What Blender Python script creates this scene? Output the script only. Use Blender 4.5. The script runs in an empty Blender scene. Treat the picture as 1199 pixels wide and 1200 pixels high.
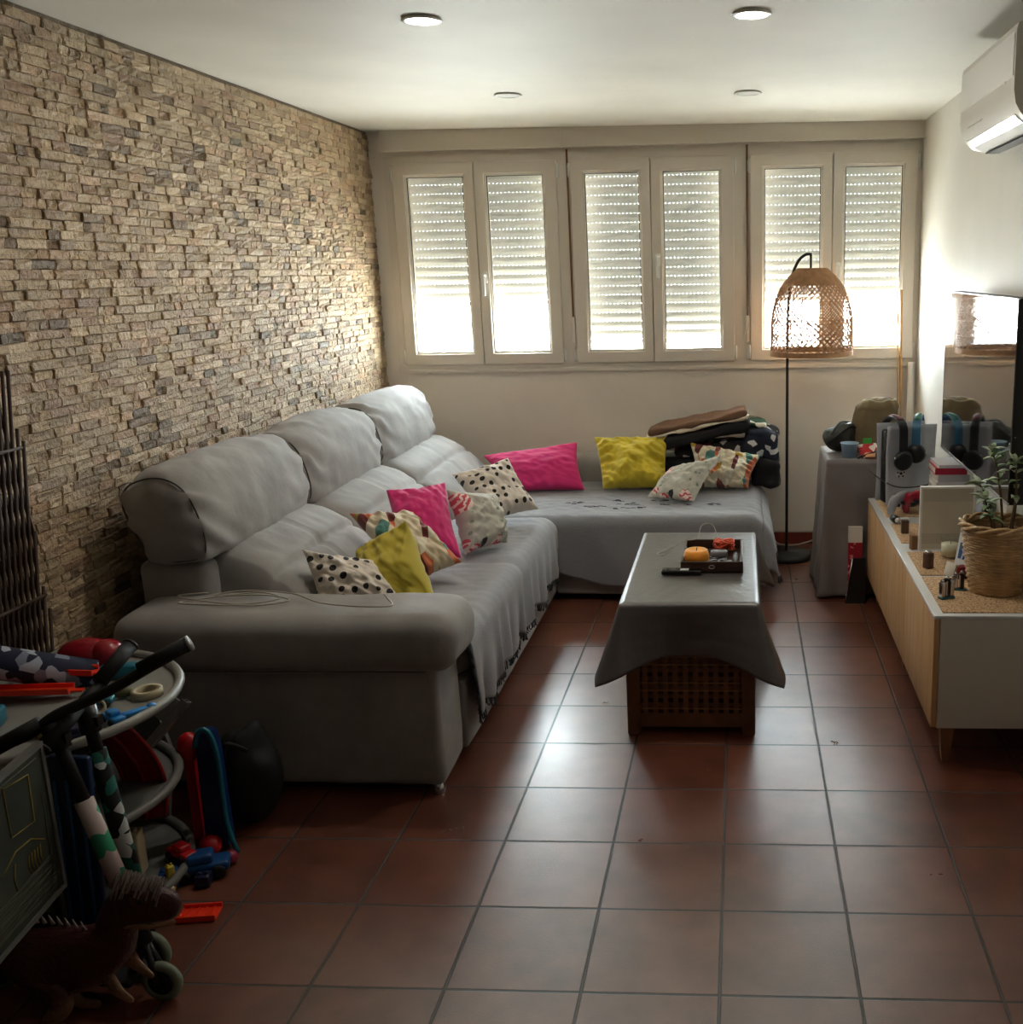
import bpy, math, random
from mathutils import Vector, Matrix, noise
random.seed(7)
PI=math.pi
scene=bpy.context.scene
COL=scene.collection
# ------------------------------------------------------------------ helpers
def lin(c):
    return tuple(((v/255.)/12.92 if v/255.<=.04045 else ((v/255.+.055)/1.055)**2.4) for v in c)
def new_mat(name):
    m=bpy.data.materials.new(name); m.use_nodes=True
    nt=m.node_tree; b=nt.nodes['Principled BSDF']
    return m,nt,b
def nd(nt,t,**kw):
    n=nt.nodes.new(t)
    for k,v in kw.items():
        if k in n.inputs: n.inputs[k].default_value=v
        else: setattr(n,k,v)
    return n
def mat(name,rgb,rough=.6,metal=0,bump=0,bscale=60,var=0,vscale=6,sheen=0,trans=0,coat=0,spec=None,alpha=None):
    """plain colour with optional noise variation of the colour and noise bump"""
    m,nt,b=new_mat(name); L=nt.links
    c=lin(rgb)+(1,)
    b.inputs['Base Color'].default_value=c
    b.inputs['Roughness'].default_value=rough; b.inputs['Metallic'].default_value=metal
    if spec is not None: b.inputs['Specular IOR Level'].default_value=spec
    if sheen: b.inputs['Sheen Weight'].default_value=sheen
    if coat: b.inputs['Coat Weight'].default_value=coat
    if trans: b.inputs['Transmission Weight'].default_value=trans
    tc=nd(nt,'ShaderNodeTexCoord')
    if var:
        n=nd(nt,'ShaderNodeTexNoise',Scale=vscale,Detail=4.)
        L.new(tc.outputs['Object'],n.inputs['Vector'])
        r=nd(nt,'ShaderNodeMapRange'); r.inputs['From Min'].default_value=.3; r.inputs['From Max'].default_value=.7
        r.inputs['To Min'].default_value=1-var; r.inputs['To Max'].default_value=1+var
        L.new(n.outputs['Fac'],r.inputs['Value'])
        mx=nd(nt,'ShaderNodeVectorMath',operation='MULTIPLY'); mx.inputs[0].default_value=c[:3]
        L.new(r.outputs['Result'],mx.inputs[1]); L.new(mx.outputs[0],b.inputs['Base Color'])
    if bump:
        n=nd(nt,'ShaderNodeTexNoise',Scale=bscale,Detail=5.)
        L.new(tc.outputs['Object'],n.inputs['Vector'])
        bp=nd(nt,'ShaderNodeBump',Strength=1.,Distance=bump)
        L.new(n.outputs['Fac'],bp.inputs['Height']); L.new(bp.outputs['Normal'],b.inputs['Normal'])
    return m
def ramp(nt,stops,interp='CONSTANT'):
    r=nd(nt,'ShaderNodeValToRGB'); e=r.color_ramp; e.interpolation=interp
    while len(e.elements)<len(stops): e.elements.new(.5)
    for i,(p,c) in enumerate(stops):
        e.elements[i].position=p; e.elements[i].color=lin(c)+(1,)
    return r

class MB:
    def __init__(s): s.v=[];s.f=[];s.mi=[];s.sm=[]
    def add(s,vs,fs,mi=0,smooth=False,M=None):
        o=len(s.v)
        if M is not None: vs=[tuple(M@Vector(v)) for v in vs]
        s.v+= [tuple(v) for v in vs]
        for f in fs: s.f.append(tuple(i+o for i in f)); s.mi.append(mi); s.sm.append(smooth)
        return s
    def box(s,x0,x1,y0,y1,z0,z1,mi=0,M=None,b=0):
        if b:
            return s.rbox(x0,x1,y0,y1,z0,z1,b,2,mi,M)
        v=[(x,y,z) for z in (z0,z1) for y in (y0,y1) for x in (x0,x1)]
        f=[(0,2,3,1),(4,5,7,6),(0,1,5,4),(2,6,7,3),(0,4,6,2),(1,3,7,5)]
        return s.add(v,f,mi,False,M)
    def rbox(s,x0,x1,y0,y1,z0,z1,r,seg=3,mi=0,M=None,noisef=None,sub=0):
        """rounded box; each face a grid with extra lines inside the rounded margin"""
        c=((x0+x1)/2,(y0+y1)/2,(z0+z1)/2); h=[abs(x1-x0)/2,abs(y1-y0)/2,abs(z1-z0)/2]
        r=min(r,min(h)*.999)
        def line(H):
            a=[-H+r*(1-math.cos(PI/2*i/seg)) for i in range(seg+1)] if seg else [-H]
            mid=[]
            if sub:
                n=max(1,int((2*(H-r))/sub)); mid=[-(H-r)+2*(H-r)*i/n for i in range(1,n)]
            bb=[-q for q in a][::-1]
            L=a+mid+bb
            out=[L[0]]
            for q in L[1:]:
                if q-out[-1]>1e-6: out.append(q)
            return out
        lines=[line(H) for H in h]
        idx={};vs=[];fs=[]
        def vert(p):
            k=tuple(round(q,6) for q in p)
            if k in idx: return idx[k]
            inner=[max(-(h[i]-r),min(h[i]-r,p[i])) for i in range(3)]
            d=Vector([p[i]-inner[i] for i in range(3)])
            if d.length>1e-9: d=d.normalized()*r
            q=Vector([c[i]+inner[i]+d[i] for i in range(3)])
            if noisef:
                nrm=d.normalized() if d.length>1e-9 else Vector((0,0,1))
                q=q+noisef(q,nrm)
            idx[k]=len(vs); vs.append(tuple(q)); return idx[k]
        for ax in range(3):
            a,b_=(ax+1)%3,(ax+2)%3
            for sg in (-1,1):
                for i in range(len(lines[a])-1):
                    for j in range(len(lines[b_])-1):
                        q=[]
                        for (u,w) in ((i,j),(i+1,j),(i+1,j+1),(i,j+1)):
                            p=[0,0,0];p[ax]=sg*h[ax];p[a]=lines[a][u];p[b_]=lines[b_][w]; q.append(vert(p))
                        if sg<0: q=q[::-1]
                        if len(set(q))==4: fs.append(tuple(q))
        return s.add(vs,fs,mi,True,M)
    def tube(s,pts,r,n=8,mi=0,cap=True,M=None,closed=False,flat=1):
        pts=[Vector(p) for p in pts]; R=r if isinstance(r,(list,tuple)) else [r]*len(pts)
        N=len(pts); vs=[];fs=[]
        t0=(pts[1]-pts[0]).normalized(); up=Vector((0,0,1)) if abs(t0.z)<.9 else Vector((1,0,0))
        nx=t0.cross(up).normalized()
        for i,p in enumerate(pts):
            if closed: t=(pts[(i+1)%N]-pts[i-1])
            else: t=pts[min(i+1,N-1)]-pts[max(i-1,0)]
            t=t.normalized() if t.length>1e-9 else t0
            nx=(nx-t*nx.dot(t)); nx=nx.normalized() if nx.length>1e-6 else Vector((1,0,0)); ny=t.cross(nx)
            for k in range(n):
                a=2*PI*k/n
                vs.append(p+nx*(math.cos(a)*R[i])+ny*(math.sin(a)*R[i]*flat))
        for i in range(N if closed else N-1):
            for k in range(n):
                a=i*n+k;b=i*n+(k+1)%n;j=((i+1)%N)*n
                fs.append((a,b,j+(k+1)%n,j+k))
        if cap and not closed:
            fs.append(tuple(range(n))[::-1]); fs.append(tuple((N-1)*n+k for k in range(n)))
        return s.add(vs,fs,mi,True,M)
    def lathe(s,prof,n=32,mi=0,M=None,cap0=True,cap1=True,cx=0,cy=0):
        vs=[];fs=[]
        for (r,z) in prof:
            for k in range(n):
                a=2*PI*k/n; vs.append((cx+r*math.cos(a),cy+r*math.sin(a),z))
        m=len(prof)
        for i in range(m-1):
            for k in range(n):
                fs.append((i*n+k,i*n+(k+1)%n,(i+1)*n+(k+1)%n,(i+1)*n+k))
        if cap0: fs.append(tuple(range(n))[::-1])
        if cap1: fs.append(tuple((m-1)*n+k for k in range(n)))
        return s.add(vs,fs,mi,True,M)
    def grid(s,f,nu,nv,mi=0,M=None,closeu=False,smooth=True):
        vs=[f(i/nu,j/nv) for j in range(nv+1) for i in range(nu if closeu else nu+1)]
        W=nu if closeu else nu+1
        fs=[(j*W+i,j*W+(i+1)%W,(j+1)*W+(i+1)%W,(j+1)*W+i) for j in range(nv) for i in range(nu)]
        return s.add(vs,fs,mi,smooth,M)
    def ell(s,c,r,nu=16,nv=10,mi=0,M=None):
        def f(u,v):
            a=2*PI*u;b=PI*(v-.5)
            return (c[0]+r[0]*math.cos(a)*math.cos(b),c[1]+r[1]*math.sin(a)*math.cos(b),c[2]+r[2]*math.sin(b))
        return s.grid(f,nu,nv,mi,M,closeu=True)
    def prism(s,poly,y0,y1,mi=0,M=None,smooth=False,axis='y'):
        n=len(poly)
        if axis=='y': vs=[(x,y0,z) for x,z in poly]+[(x,y1,z) for x,z in poly]
        elif axis=='z': vs=[(x,y,y0) for x,y in poly]+[(x,y,y1) for x,y in poly]
        else: vs=[(y0,x,z) for x,z in poly]+[(y1,x,z) for x,z in poly]
        fs=[tuple(range(n)),tuple(range(2*n-1,n-1,-1))]
        fs+=[(i,n+i,n+(i+1)%n,(i+1)%n) for i in range(n)]
        return s.add(vs,fs,mi,smooth,M)
def obj(name,mb,mats,parent=None,loc=None,rot=None,fixn=True,autosm=None,merge=False):
    me=bpy.data.meshes.new(name)
    me.from_pydata(mb.v,[],mb.f)
    if not isinstance(mats,(list,tuple)): mats=[mats]
    for m in mats: me.materials.append(m)
    me.polygons.foreach_set('material_index',mb.mi)
    me.polygons.foreach_set('use_smooth',mb.sm)
    me.update()
    if fixn:
        import bmesh
        b=bmesh.new(); b.from_mesh(me)
        if merge: bmesh.ops.remove_doubles(b,verts=b.verts,dist=1e-5)
        bmesh.ops.recalc_face_normals(b,faces=b.faces); b.to_mesh(me); b.free()
    if autosm is not None:
        me.set_sharp_from_angle(angle=math.radians(autosm))
    o=bpy.data.objects.new(name,me); COL.objects.link(o)
    if loc is not None: o.location=loc
    if rot is not None: o.rotation_euler=rot
    if parent is not None: o.parent=parent
    return o
def tag(o,label,cat,group=None):
    o['label']=label; o['category']=cat
    if group: o['group']=group
    return o
def thing(name,label,cat,loc=(0,0,0),rz=0,group=None):
    o=bpy.data.objects.new(name,None); COL.objects.link(o); o.location=loc; o.rotation_euler=(0,0,rz)
    o.empty_display_size=.05
    return tag(o,label,cat,group)
def struct(name,mb,m,parent=None,**k):
    o=obj(name,mb,m,parent,**k); o['kind']='structure'; return o
def dup(root,loc=None,rot=None,label=None):
    r=root.copy(); COL.objects.link(r)
    if loc is not None: r.location=loc
    if rot is not None: r.rotation_euler=rot
    if label: r['label']=label
    for ch in list(root.children):
        c=ch.copy(); COL.objects.link(c); c.parent=r
        for g in list(ch.children):
            d=g.copy(); COL.objects.link(d); d.parent=c
    return r
def catmull(P,n=8,closed=False):
    P=[Vector(p) for p in P]; out=[]; N=len(P)
    rng=range(N) if closed else range(N-1)
    for i in rng:
        if closed: p0,p1,p2,p3=P[i-1],P[i],P[(i+1)%N],P[(i+2)%N]
        else: p0,p1,p2,p3=P[max(i-1,0)],P[i],P[i+1],P[min(i+2,N-1)]
        for k in range(n):
            t=k/n
            out.append(.5*((2*p1)+(-p0+p2)*t+(2*p0-5*p1+4*p2-p3)*t*t+(-p0+3*p1-3*p2+p3)*t**3))
    if not closed: out.append(P[-1])
    return out
def nz(x,y,z,s=1.): return noise.noise(Vector((x*s,y*s,z*s)))
def frame(c,xa,za):
    """matrix with origin c, local x along xa, local z roughly along za"""
    x=Vector(xa).normalized(); z=Vector(za); z=(z-x*z.dot(x)).normalized(); y=z.cross(x)
    return Matrix(((x.x,y.x,z.x,c[0]),(x.y,y.y,z.y,c[1]),(x.z,y.z,z.z,c[2]),(0,0,0,1)))

# ------------------------------------------------------------------ camera
F,CX,CY=1208.1004,795.9002,597.2691
rx,ry,rz=1.3419,0.0839,-0.0248
R=Matrix.Rotation(rz,3,'Z')@Matrix.Rotation(rx,3,'X')@Matrix.Rotation(ry,3,'Y')
cd=bpy.data.cameras.new('camera'); cam=bpy.data.objects.new('camera',cd); COL.objects.link(cam)
cam.matrix_world=Matrix.Translation((1.3762,-2.1104,1.6685))@R.to_4x4()
cd.sensor_fit='HORIZONTAL'; cd.sensor_width=36; cd.lens=F/1199*36
cd.shift_x=-(CX-599.5)/1199; cd.shift_y=(CY-600)/1199
cd.clip_start=.05; cd.clip_end=100
scene.camera=cam

# ------------------------------------------------------------------ room
XL,XR,YB,YF=-.78,2.42,4.12,-3.3
ZL,ZR=2.487,2.460      # the ceiling sags a little to the right
def zc(x): return ZL+(ZR-ZL)*(x-XL)/(XR-XL)
# floor material: terracotta tiles 33 cm
def floor_mat():
    m,nt,b=new_mat('terracotta_tile'); L=nt.links
    tc=nd(nt,'ShaderNodeTexCoord')
    sc=nd(nt,'ShaderNodeVectorMath',operation='SCALE'); sc.inputs['Scale'].default_value=1/.33
    L.new(tc.outputs['Object'],sc.inputs[0])
    fr=nd(nt,'ShaderNodeVectorMath',operation='FRACTION'); L.new(sc.outputs[0],fr.inputs[0])
    fl=nd(nt,'ShaderNodeVectorMath',operation='FLOOR'); L.new(sc.outputs[0],fl.inputs[0])
    sp=nd(nt,'ShaderNodeSeparateXYZ'); L.new(fr.outputs[0],sp.inputs[0])
    nw=nd(nt,'ShaderNodeTexNoise',Scale=25.,Detail=2.); L.new(tc.outputs['Object'],nw.inputs['Vector'])
    d=[]
    for ax in 'XY':
        s=nd(nt,'ShaderNodeMath',operation='SUBTRACT'); L.new(sp.outputs[ax],s.inputs[0]); s.inputs[1].default_value=.5
        a=nd(nt,'ShaderNodeMath',operation='ABSOLUTE'); L.new(s.outputs[0],a.inputs[0]); d.append(a)
    mxm=nd(nt,'ShaderNodeMath',operation='MAXIMUM'); L.new(d[0].outputs[0],mxm.inputs[0]); L.new(d[1].outputs[0],mxm.inputs[1])
    wob=nd(nt,'ShaderNodeMath',operation='MULTIPLY_ADD'); L.new(nw.outputs['Fac'],wob.inputs[0]); wob.inputs[1].default_value=.006; L.new(mxm.outputs[0],wob.inputs[2])
    g=nd(nt,'ShaderNodeMapRange',interpolation_type='SMOOTHSTEP'); g.inputs['From Min'].default_value=.4885; g.inputs['From Max'].default_value=.4945
    L.new(wob.outputs[0],g.inputs['Value'])
    wn=nd(nt,'ShaderNodeTexWhiteNoise'); L.new(fl.outputs[0],wn.inputs['Vector'])
    n1=nd(nt,'ShaderNodeTexNoise',Scale=7.,Detail=5.); L.new(tc.outputs['Object'],n1.inputs['Vector'])
    ad=nd(nt,'ShaderNodeMath',operation='MULTIPLY_ADD'); L.new(wn.outputs['Value'],ad.inputs[0]); ad.inputs[1].default_value=.35; L.new(n1.outputs['Fac'],ad.inputs[2])
    cr=ramp(nt,[(.3,(78,40,28)),(.6,(102,56,40)),(.95,(124,74,55))],'LINEAR'); L.new(ad.outputs[0],cr.inputs['Fac'])
    mx=nd(nt,'ShaderNodeMix',data_type='RGBA'); L.new(g.outputs['Result'],mx.inputs['Factor']); L.new(cr.outputs['Color'],mx.inputs['A'])
    mx.inputs['B'].default_value=lin((48,42,37))+(1,)
    L.new(mx.outputs['Result'],b.inputs['Base Color'])
    n2=nd(nt,'ShaderNodeTexNoise',Scale=5.,Detail=4.); L.new(tc.outputs['Object'],n2.inputs['Vector'])
    rr=nd(nt,'ShaderNodeMapRange'); rr.inputs['To Min'].default_value=.24; rr.inputs['To Max'].default_value=.36; b.inputs['Specular IOR Level'].default_value=1.; b.inputs['IOR'].default_value=1.58; b.inputs['Coat Weight'].default_value=.25; b.inputs['Coat Roughness'].default_value=.22
    L.new(n2.outputs['Fac'],rr.inputs['Value']); 
    ra=nd(nt,'ShaderNodeMath',operation='MULTIPLY_ADD'); L.new(g.outputs['Result'],ra.inputs[0]); ra.inputs[1].default_value=.35; L.new(rr.outputs['Result'],ra.inputs[2])
    L.new(ra.outputs[0],b.inputs['Roughness'])
    n3=nd(nt,'ShaderNodeTexNoise',Scale=260.,Detail=3.); L.new(tc.outputs['Object'],n3.inputs['Vector'])
    hh=nd(nt,'ShaderNodeMath',operation='MULTIPLY_ADD'); L.new(g.outputs['Result'],hh.inputs[0]); hh.inputs[1].default_value=-1.8
    hs=nd(nt,'ShaderNodeMath',operation='MULTIPLY'); L.new(n3.outputs['Fac'],hs.inputs[0]); hs.inputs[1].default_value=.30; L.new(hs.outputs[0],hh.inputs[2])
    bp=nd(nt,'ShaderNodeBump',Strength=1.,Distance=.0022); L.new(hh.outputs[0],bp.inputs['Height']); L.new(bp.outputs['Normal'],b.inputs['Normal'])
    return m
M_floor=floor_mat()
def stone_mat():
    m,nt,b=new_mat('split_face_stone'); L=nt.links
    at=nd(nt,'ShaderNodeAttribute',attribute_name='stone'); tc=nd(nt,'ShaderNodeTexCoord')
    n=nd(nt,'ShaderNodeTexNoise',Scale=45.,Detail=6.); L.new(tc.outputs['Object'],n.inputs['Vector'])
    r=nd(nt,'ShaderNodeMapRange'); r.inputs['To Min'].default_value=.72; r.inputs['To Max'].default_value=1.28; L.new(n.outputs['Fac'],r.inputs['Value'])
    mu=nd(nt,'ShaderNodeVectorMath',operation='MULTIPLY'); L.new(at.outputs['Color'],mu.inputs[0]); L.new(r.outputs['Result'],mu.inputs[1])
    L.new(mu.outputs[0],b.inputs['Base Color']); b.inputs['Roughness'].default_value=.62
    n2=nd(nt,'ShaderNodeTexNoise',Scale=55.,Detail=6.,Roughness=.6); L.new(tc.outputs['Object'],n2.inputs['Vector'])
    bp=nd(nt,'ShaderNodeBump',Strength=1.,Distance=.012); L.new(n2.outputs['Fac'],bp.inputs['Height']); L.new(bp.outputs['Normal'],b.inputs['Normal'])
    return m
M_stone=stone_mat()
M_wall=mat('painted_plaster',(224,216,205),.75,bump=.0012,bscale=180,var=.03,vscale=3)
M_wallr=mat('satin_painted_plaster',(222,218,208),.55,bump=.0025,bscale=9,var=.03,vscale=3)
M_ceil=mat('ceiling_paint',(228,224,213),.62,bump=.0012,bscale=5,var=.05,vscale=2)
M_pvc=mat('white_window_plastic',(216,208,196),.35)
M_trim=mat('cream_painted_trim',(210,202,188),.5)
M_skirt=mat('terracotta_skirting',(112,46,28),.35,var=.15,vscale=8)
M_white=mat('white_plastic',(226,224,218),.35)
M_black=mat('black_plastic',(18,18,19),.38)
M_blackm=mat('matte_black_metal',(16,16,17),.5)
M_chrome=mat('chrome',(200,200,205),.18,metal=1)
M_cable=mat('pale_cable',(176,170,158),.5)

b=MB(); b.box(XL-.3,XR+.3,YF-.2,YB+.3,-.1,0); struct('floor',b,M_floor)
b=MB(); v=[(x,y,z) for (y) in (YF-.2,YB+.3) for (x,z) in ((XL-.3,zc(XL-.3)),(XR+.3,zc(XR+.3)),(XR+.3,2.65),(XL-.3,2.65))]
b.add(v,[(0,1,2,3),(7,6,5,4),(0,4,5,1),(1,5,6,2),(2,6,7,3),(3,7,4,0)]); struct('ceiling',b,M_ceil)
b=MB(); b.box(XR,XR+.2,YF,YB+.3,0,2.6); struct('wall_right',b,M_wallr)
b=MB(); b.box(XL-.2,XR+.2,YF-.2,YF,0,2.6); struct('wall_rear',b,mat('dark_brown_paint',(96,82,70),.8))  # unseen wall, toned dark to cut bounce onto camera-facing sides
# stone clad left wall: thousands of split stone strips
b=MB(); b.box(XL-.2,XL-.012,YF,YB+.3,0,2.6)
cols=[]; cols+= [lin((120,104,84))]*6
RH=.0305; z=0; row=0
pal=[((178,156,124),7),((188,166,134),6),((168,146,114),6),((160,138,110),3),((182,154,124),3),((158,130,104),2),((132,112,90),.7),((172,142,108),.9)]
pw=[p[1] for p in pal]
while z<2.47:
    y=-1.2-random.random()*.1
    pr=row%5==0
    while y<YB+.02:
        w=random.choice((.05,.07,.09,.11,.13,.06,.08))*random.uniform(.85,1.15)
        dark=nz(y,z,3,1.3)
        c=random.choices(pal,pw)[0][0]
        if random.random()<.035+.28*max(0,dark): c=random.choice(((128,106,80),(112,94,72),(134,110,84),(116,102,80)))
        kk=random.uniform(.93,1.07); c=lin(tuple(min(255,q*kk) for q in c))
        d=random.uniform(0,.007)+(.005 if random.random()<.15 else 0)
        y1=min(y+w,YB+.02); g=.0003; z1=min(z+RH,2.495); 
        X0=XL-.012
        ys=[y+g,y+g+.004,(y+y1)/2+random.uniform(-.01,.01),y1-g-.004,y1-g]; zs=[z+g,z+g+.0035,z+RH*.5,z1-g-.0035,z1-g]
        vs=[]
        for j,zz in enumerate(zs):
            for i,yy in enumerate(ys):
                e=(i in (0,4)) or (j in (0,4))
                dx=d+random.uniform(-.0035,.004)+(0 if not e else -.0022)
                vs.append((X0+.006+max(dx,-.004),yy,zz))
        nb=len(vs)
        for (yy,zz) in ((ys[0],zs[0]),(ys[-1],zs[0]),(ys[-1],zs[-1]),(ys[0],zs[-1])): vs.append((X0,yy,zz))
        fs=[(j*5+i,j*5+i+1,(j+1)*5+i+1,(j+1)*5+i) for j in range(4) for i in range(4)]
        fs+=[(25,26,4,3,2,1,0),(26,27,24,19,14,9,4),(27,28,20,21,22,23,24),(28,25,0,5,10,15,20)]
        b.add(vs,fs); cols+=[c]*len(fs)
        y=y1
        if y1>=YB+.02: break
    z+=RH; row+=1
w=struct('wall_left',b,M_stone,fixn=False)
ca=w.data.color_attributes.new('stone','FLOAT_COLOR','CORNER')
data=[]
for p,c in zip(w.data.polygons,cols): data+= [c[0],c[1],c[2],1.0]*p.loop_total
ca.data.foreach_set('color',data)
# back wall with one long window opening
OZ0,OZ1=1.098,2.345
b=MB(); b.box(XL-.2,XR+.2,YB,YB+.3,0,OZ0); b.box(XL-.2,XR+.2,YB,YB+.3,OZ1,2.6)
b.box(XL-.2,-.700,YB,YB+.3,OZ0,OZ1); b.box(2.436,XR+.2,YB,YB+.3,OZ0,OZ1)
struct('wall_back',b,M_wall)
b=MB()
for (x0,x1) in ((-.692,.362),(.3635,1.387),(1.3885,2.42)):
    y0=4.055
    vs=[(x0,y0,2.372),(x1,y0,2.372-.004),(x1,YB,2.368),(x0,YB,2.372),(x0,y0,zc(x0)),(x1,y0,zc(x1)),(x1,YB,zc(x1)),(x0,YB,zc(x0))]
    b.add(vs,[(0,1,5,4),(1,2,6,5),(2,3,7,6),(3,0,4,7),(0,3,2,1),(4,5,6,7)])
    b.box(x0,x1,y0-.006,y0+.01,2.368,2.380)
struct('trim_1',b,M_trim)
b=MB(); b.box(XL,XR,YB-.012,YB,0,.075,b=.004)
struct('baseboard_back',b,M_skirt)
b=MB(); b.box(XL,XR,YB-.014,YB,.075,.082); struct('trim_2',b,mat('grout_line',(190,182,170),.8))
b=MB(); b.box(XR-.012,XR,YF,YB-.012,0,.075,b=.004); struct('baseboard_right',b,M_skirt)

# ------------------------------------------------------------------ windows
def glass_mat():
    m=bpy.data.materials.new('window_glass'); m.use_nodes=True; nt=m.node_tree; nt.nodes.clear()
    o=nd(nt,'ShaderNodeOutputMaterial'); t=nd(nt,'ShaderNodeBsdfTransparent'); t.inputs[0].default_value=(.96,.98,.97,1)
    g=nd(nt,'ShaderNodeBsdfGlossy',Roughness=.02); mx=nd(nt,'ShaderNodeMixShader'); mx.inputs[0].default_value=.05
    nt.links.new(t.outputs[0],mx.inputs[1]); nt.links.new(g.outputs[0],mx.inputs[2]); nt.links.new(mx.outputs[0],o.inputs[0])
    return m
M_glass=glass_mat()
def shutter_mat():
    m=bpy.data.materials.new('shutter_slat'); m.use_nodes=True; nt=m.node_tree; b=nt.nodes['Principled BSDF']
    b.inputs['Base Color'].default_value=lin((196,194,188))+(1,); b.inputs['Roughness'].default_value=.5
    t=nd(nt,'ShaderNodeBsdfTranslucent'); t.inputs[0].default_value=lin((220,216,208))+(1,)
    mx=nd(nt,'ShaderNodeMixShader'); mx.inputs[0].default_value=SHUT_T
    nt.links.new(b.outputs[0],mx.inputs[1]); nt.links.new(t.outputs[0],mx.inputs[2]); nt.links.new(mx.outputs[0],nt.nodes['Material Output'].inputs[0])
    return m
SHUT_T=.072
M_shut=shutter_mat()
M_gasket=mat('dark_rubber_gasket',(60,55,50),.7)
SX=[(-.651,-.166,.321),(.398,.865,1.349),(1.439,1.913,2.392)]
FX=[(-.700,.3595),(.3595,1.394),(1.394,2.436)]
SZ0,SZ1=1.1366,2.304
SB=[1.479,1.240,1.477]
ST=.082
for wi in range(3):
    x0,xm,x1=SX[wi]; f0,f1=FX[wi]
    b=MB(); y0,y1=4.108,4.175
    b.box(f0,x0+.012,y0,y1,OZ0,OZ1); b.box(x1-.012,f1,y0,y1,OZ0,OZ1)
    b.box(x0+.012,x1-.012,y0,y1,OZ0,SZ0+.012); b.box(x0+.012,x1-.012,y0,y1,SZ1-.012,OZ1)
    b.box(f0,f1,4.10,4.108,OZ0-.01,OZ0+.012)          # thin sill lip
    b.box(x0+.01,x0+.03,4.19,4.26,OZ0,OZ1); b.box(x1-.03,x1-.01,4.19,4.26,OZ0,OZ1)   # shutter guides
    b.box(xm-.03,xm+.03,4.152,4.172,SZ0,SZ1)
    win=struct('window_%d'%(wi+1),b,M_pvc)
    for k,(a,c) in enumerate(((x0,xm),(xm,x1))):
        b=MB(); g=.0022; a+=g; c-=g; yy0,yy1=4.088,4.15
        i0,i1,j0,j1=a+ST,c-ST,SZ0+.076,SZ1-.078
        if k==0: i1=c-.066
        else: i0=a+.070
        # mitred stepped frame
        rings=[((a,c,SZ0,SZ1),yy1),((a,c,SZ0,SZ1),yy0+.003),((a+.003,c-.003,SZ0+.003,SZ1-.003),yy0),((i0-.014,i1+.014,j0-.014,j1+.014),yy0),((i0-.012,i1+.012,j0-.012,j1+.012),yy0+.007),((i0-.002,i1+.002,j0-.002,j1+.002),yy0+.012),((i0,i1,j0,j1),yy0+.02),((i0,i1,j0,j1),yy1)]
        vs=[];fs=[]
        for (q,yv) in rings: vs+=[(q[0],yv,q[2]),(q[1],yv,q[2]),(q[1],yv,q[3]),(q[0],yv,q[3])]
        n=len(rings)
        for i in range(n):
            for e in range(4):
                ii=(i+1)%n; fs.append((i*4+e,i*4+(e+1)%4,ii*4+(e+1)%4,ii*4+e))
        b.add(vs,fs); sash=obj('sash',b,M_pvc,win)
        b=MB(); b.box(i0-.004,i1+.004,yy0+.024,yy0+.026,j0-.004,j1+.004); obj('pane',b,M_glass,sash)
        b=MB()
        for (p0,p1,q0,q1) in ((i0,i0+.0035,j0,j1),(i1-.0035,i1,j0,j1),(i0,i1,j1-.0035,j1),(i0,i1,j0,j0+.0035)): b.box(p0,p1,yy0+.018,yy0+.023,q0,q1)
        obj('gasket',b,M_gasket,sash)
        hx=x0-.004 if k==0 else x1+.004
        b=MB()
        for hz in (SZ0+.05,SZ1-.06): b.tube([(hx,4.092,hz-.04),(hx,4.092,hz+.04)],.007,8); b.box(hx-.01,hx+.01,4.094,4.108,hz-.03,hz+.03)
        obj('hinge',b,M_white,sash)
        if k==1:
            hz={0:1.65,1:1.73,2:1.66}[wi]; hx=a+.034
            b=MB(); b.box(hx-.014,hx+.014,4.078,4.088,hz-.035,hz+.035,b=.006)
            b.tube(catmull([(hx,4.08,hz+.01),(hx,4.045,hz+.012),(hx,4.036,hz-.01),(hx,4.038,hz-.105)],6),[.009]*13+[.010]*6,10)
            obj('handle',b,M_white,sash)
    # shutter of curved slats joined with punched links
    b=MB(); zz=SB[wi]; P=.0526; ys=4.225
    rb=MB(); rb.box(x0+.012,x1-.012,ys-.007,ys+.007,zz,zz+.028,b=.003)     # bottom rail
    zz+=.030
    while zz<OZ1+.05:
        prof=[]
        for i in range(7):
            t=i/6; prof.append((-.010*math.sin(PI*t)-.002,zz+t*(P-.0017)))
        back=[(.004,p[1]) for p in prof[::-1]]
        poly=prof+back
        vs=[(x0+.013,ys+p[0],p[1]) for p in poly]+[(x1-.013,ys+p[0],p[1]) for p in poly]; n=len(poly)
        b.add(vs,[(i,(i+1)%n,n+(i+1)%n,n+i) for i in range(n)]+[tuple(range(n)),tuple(range(2*n-1,n-1,-1))])
        za=zz+P-.0017; xx=x0+.013
        while xx<x1-.02:
            b.box(xx,min(xx+.0200,x1-.013),ys-.0015,ys+.0015,za-.001,za+.0027)
            xx+=.0232
        zz+=P
    sh=obj('roller_shutter',b,M_shut,win); obj('bottom_rail',rb,M_pvc,sh)
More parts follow.
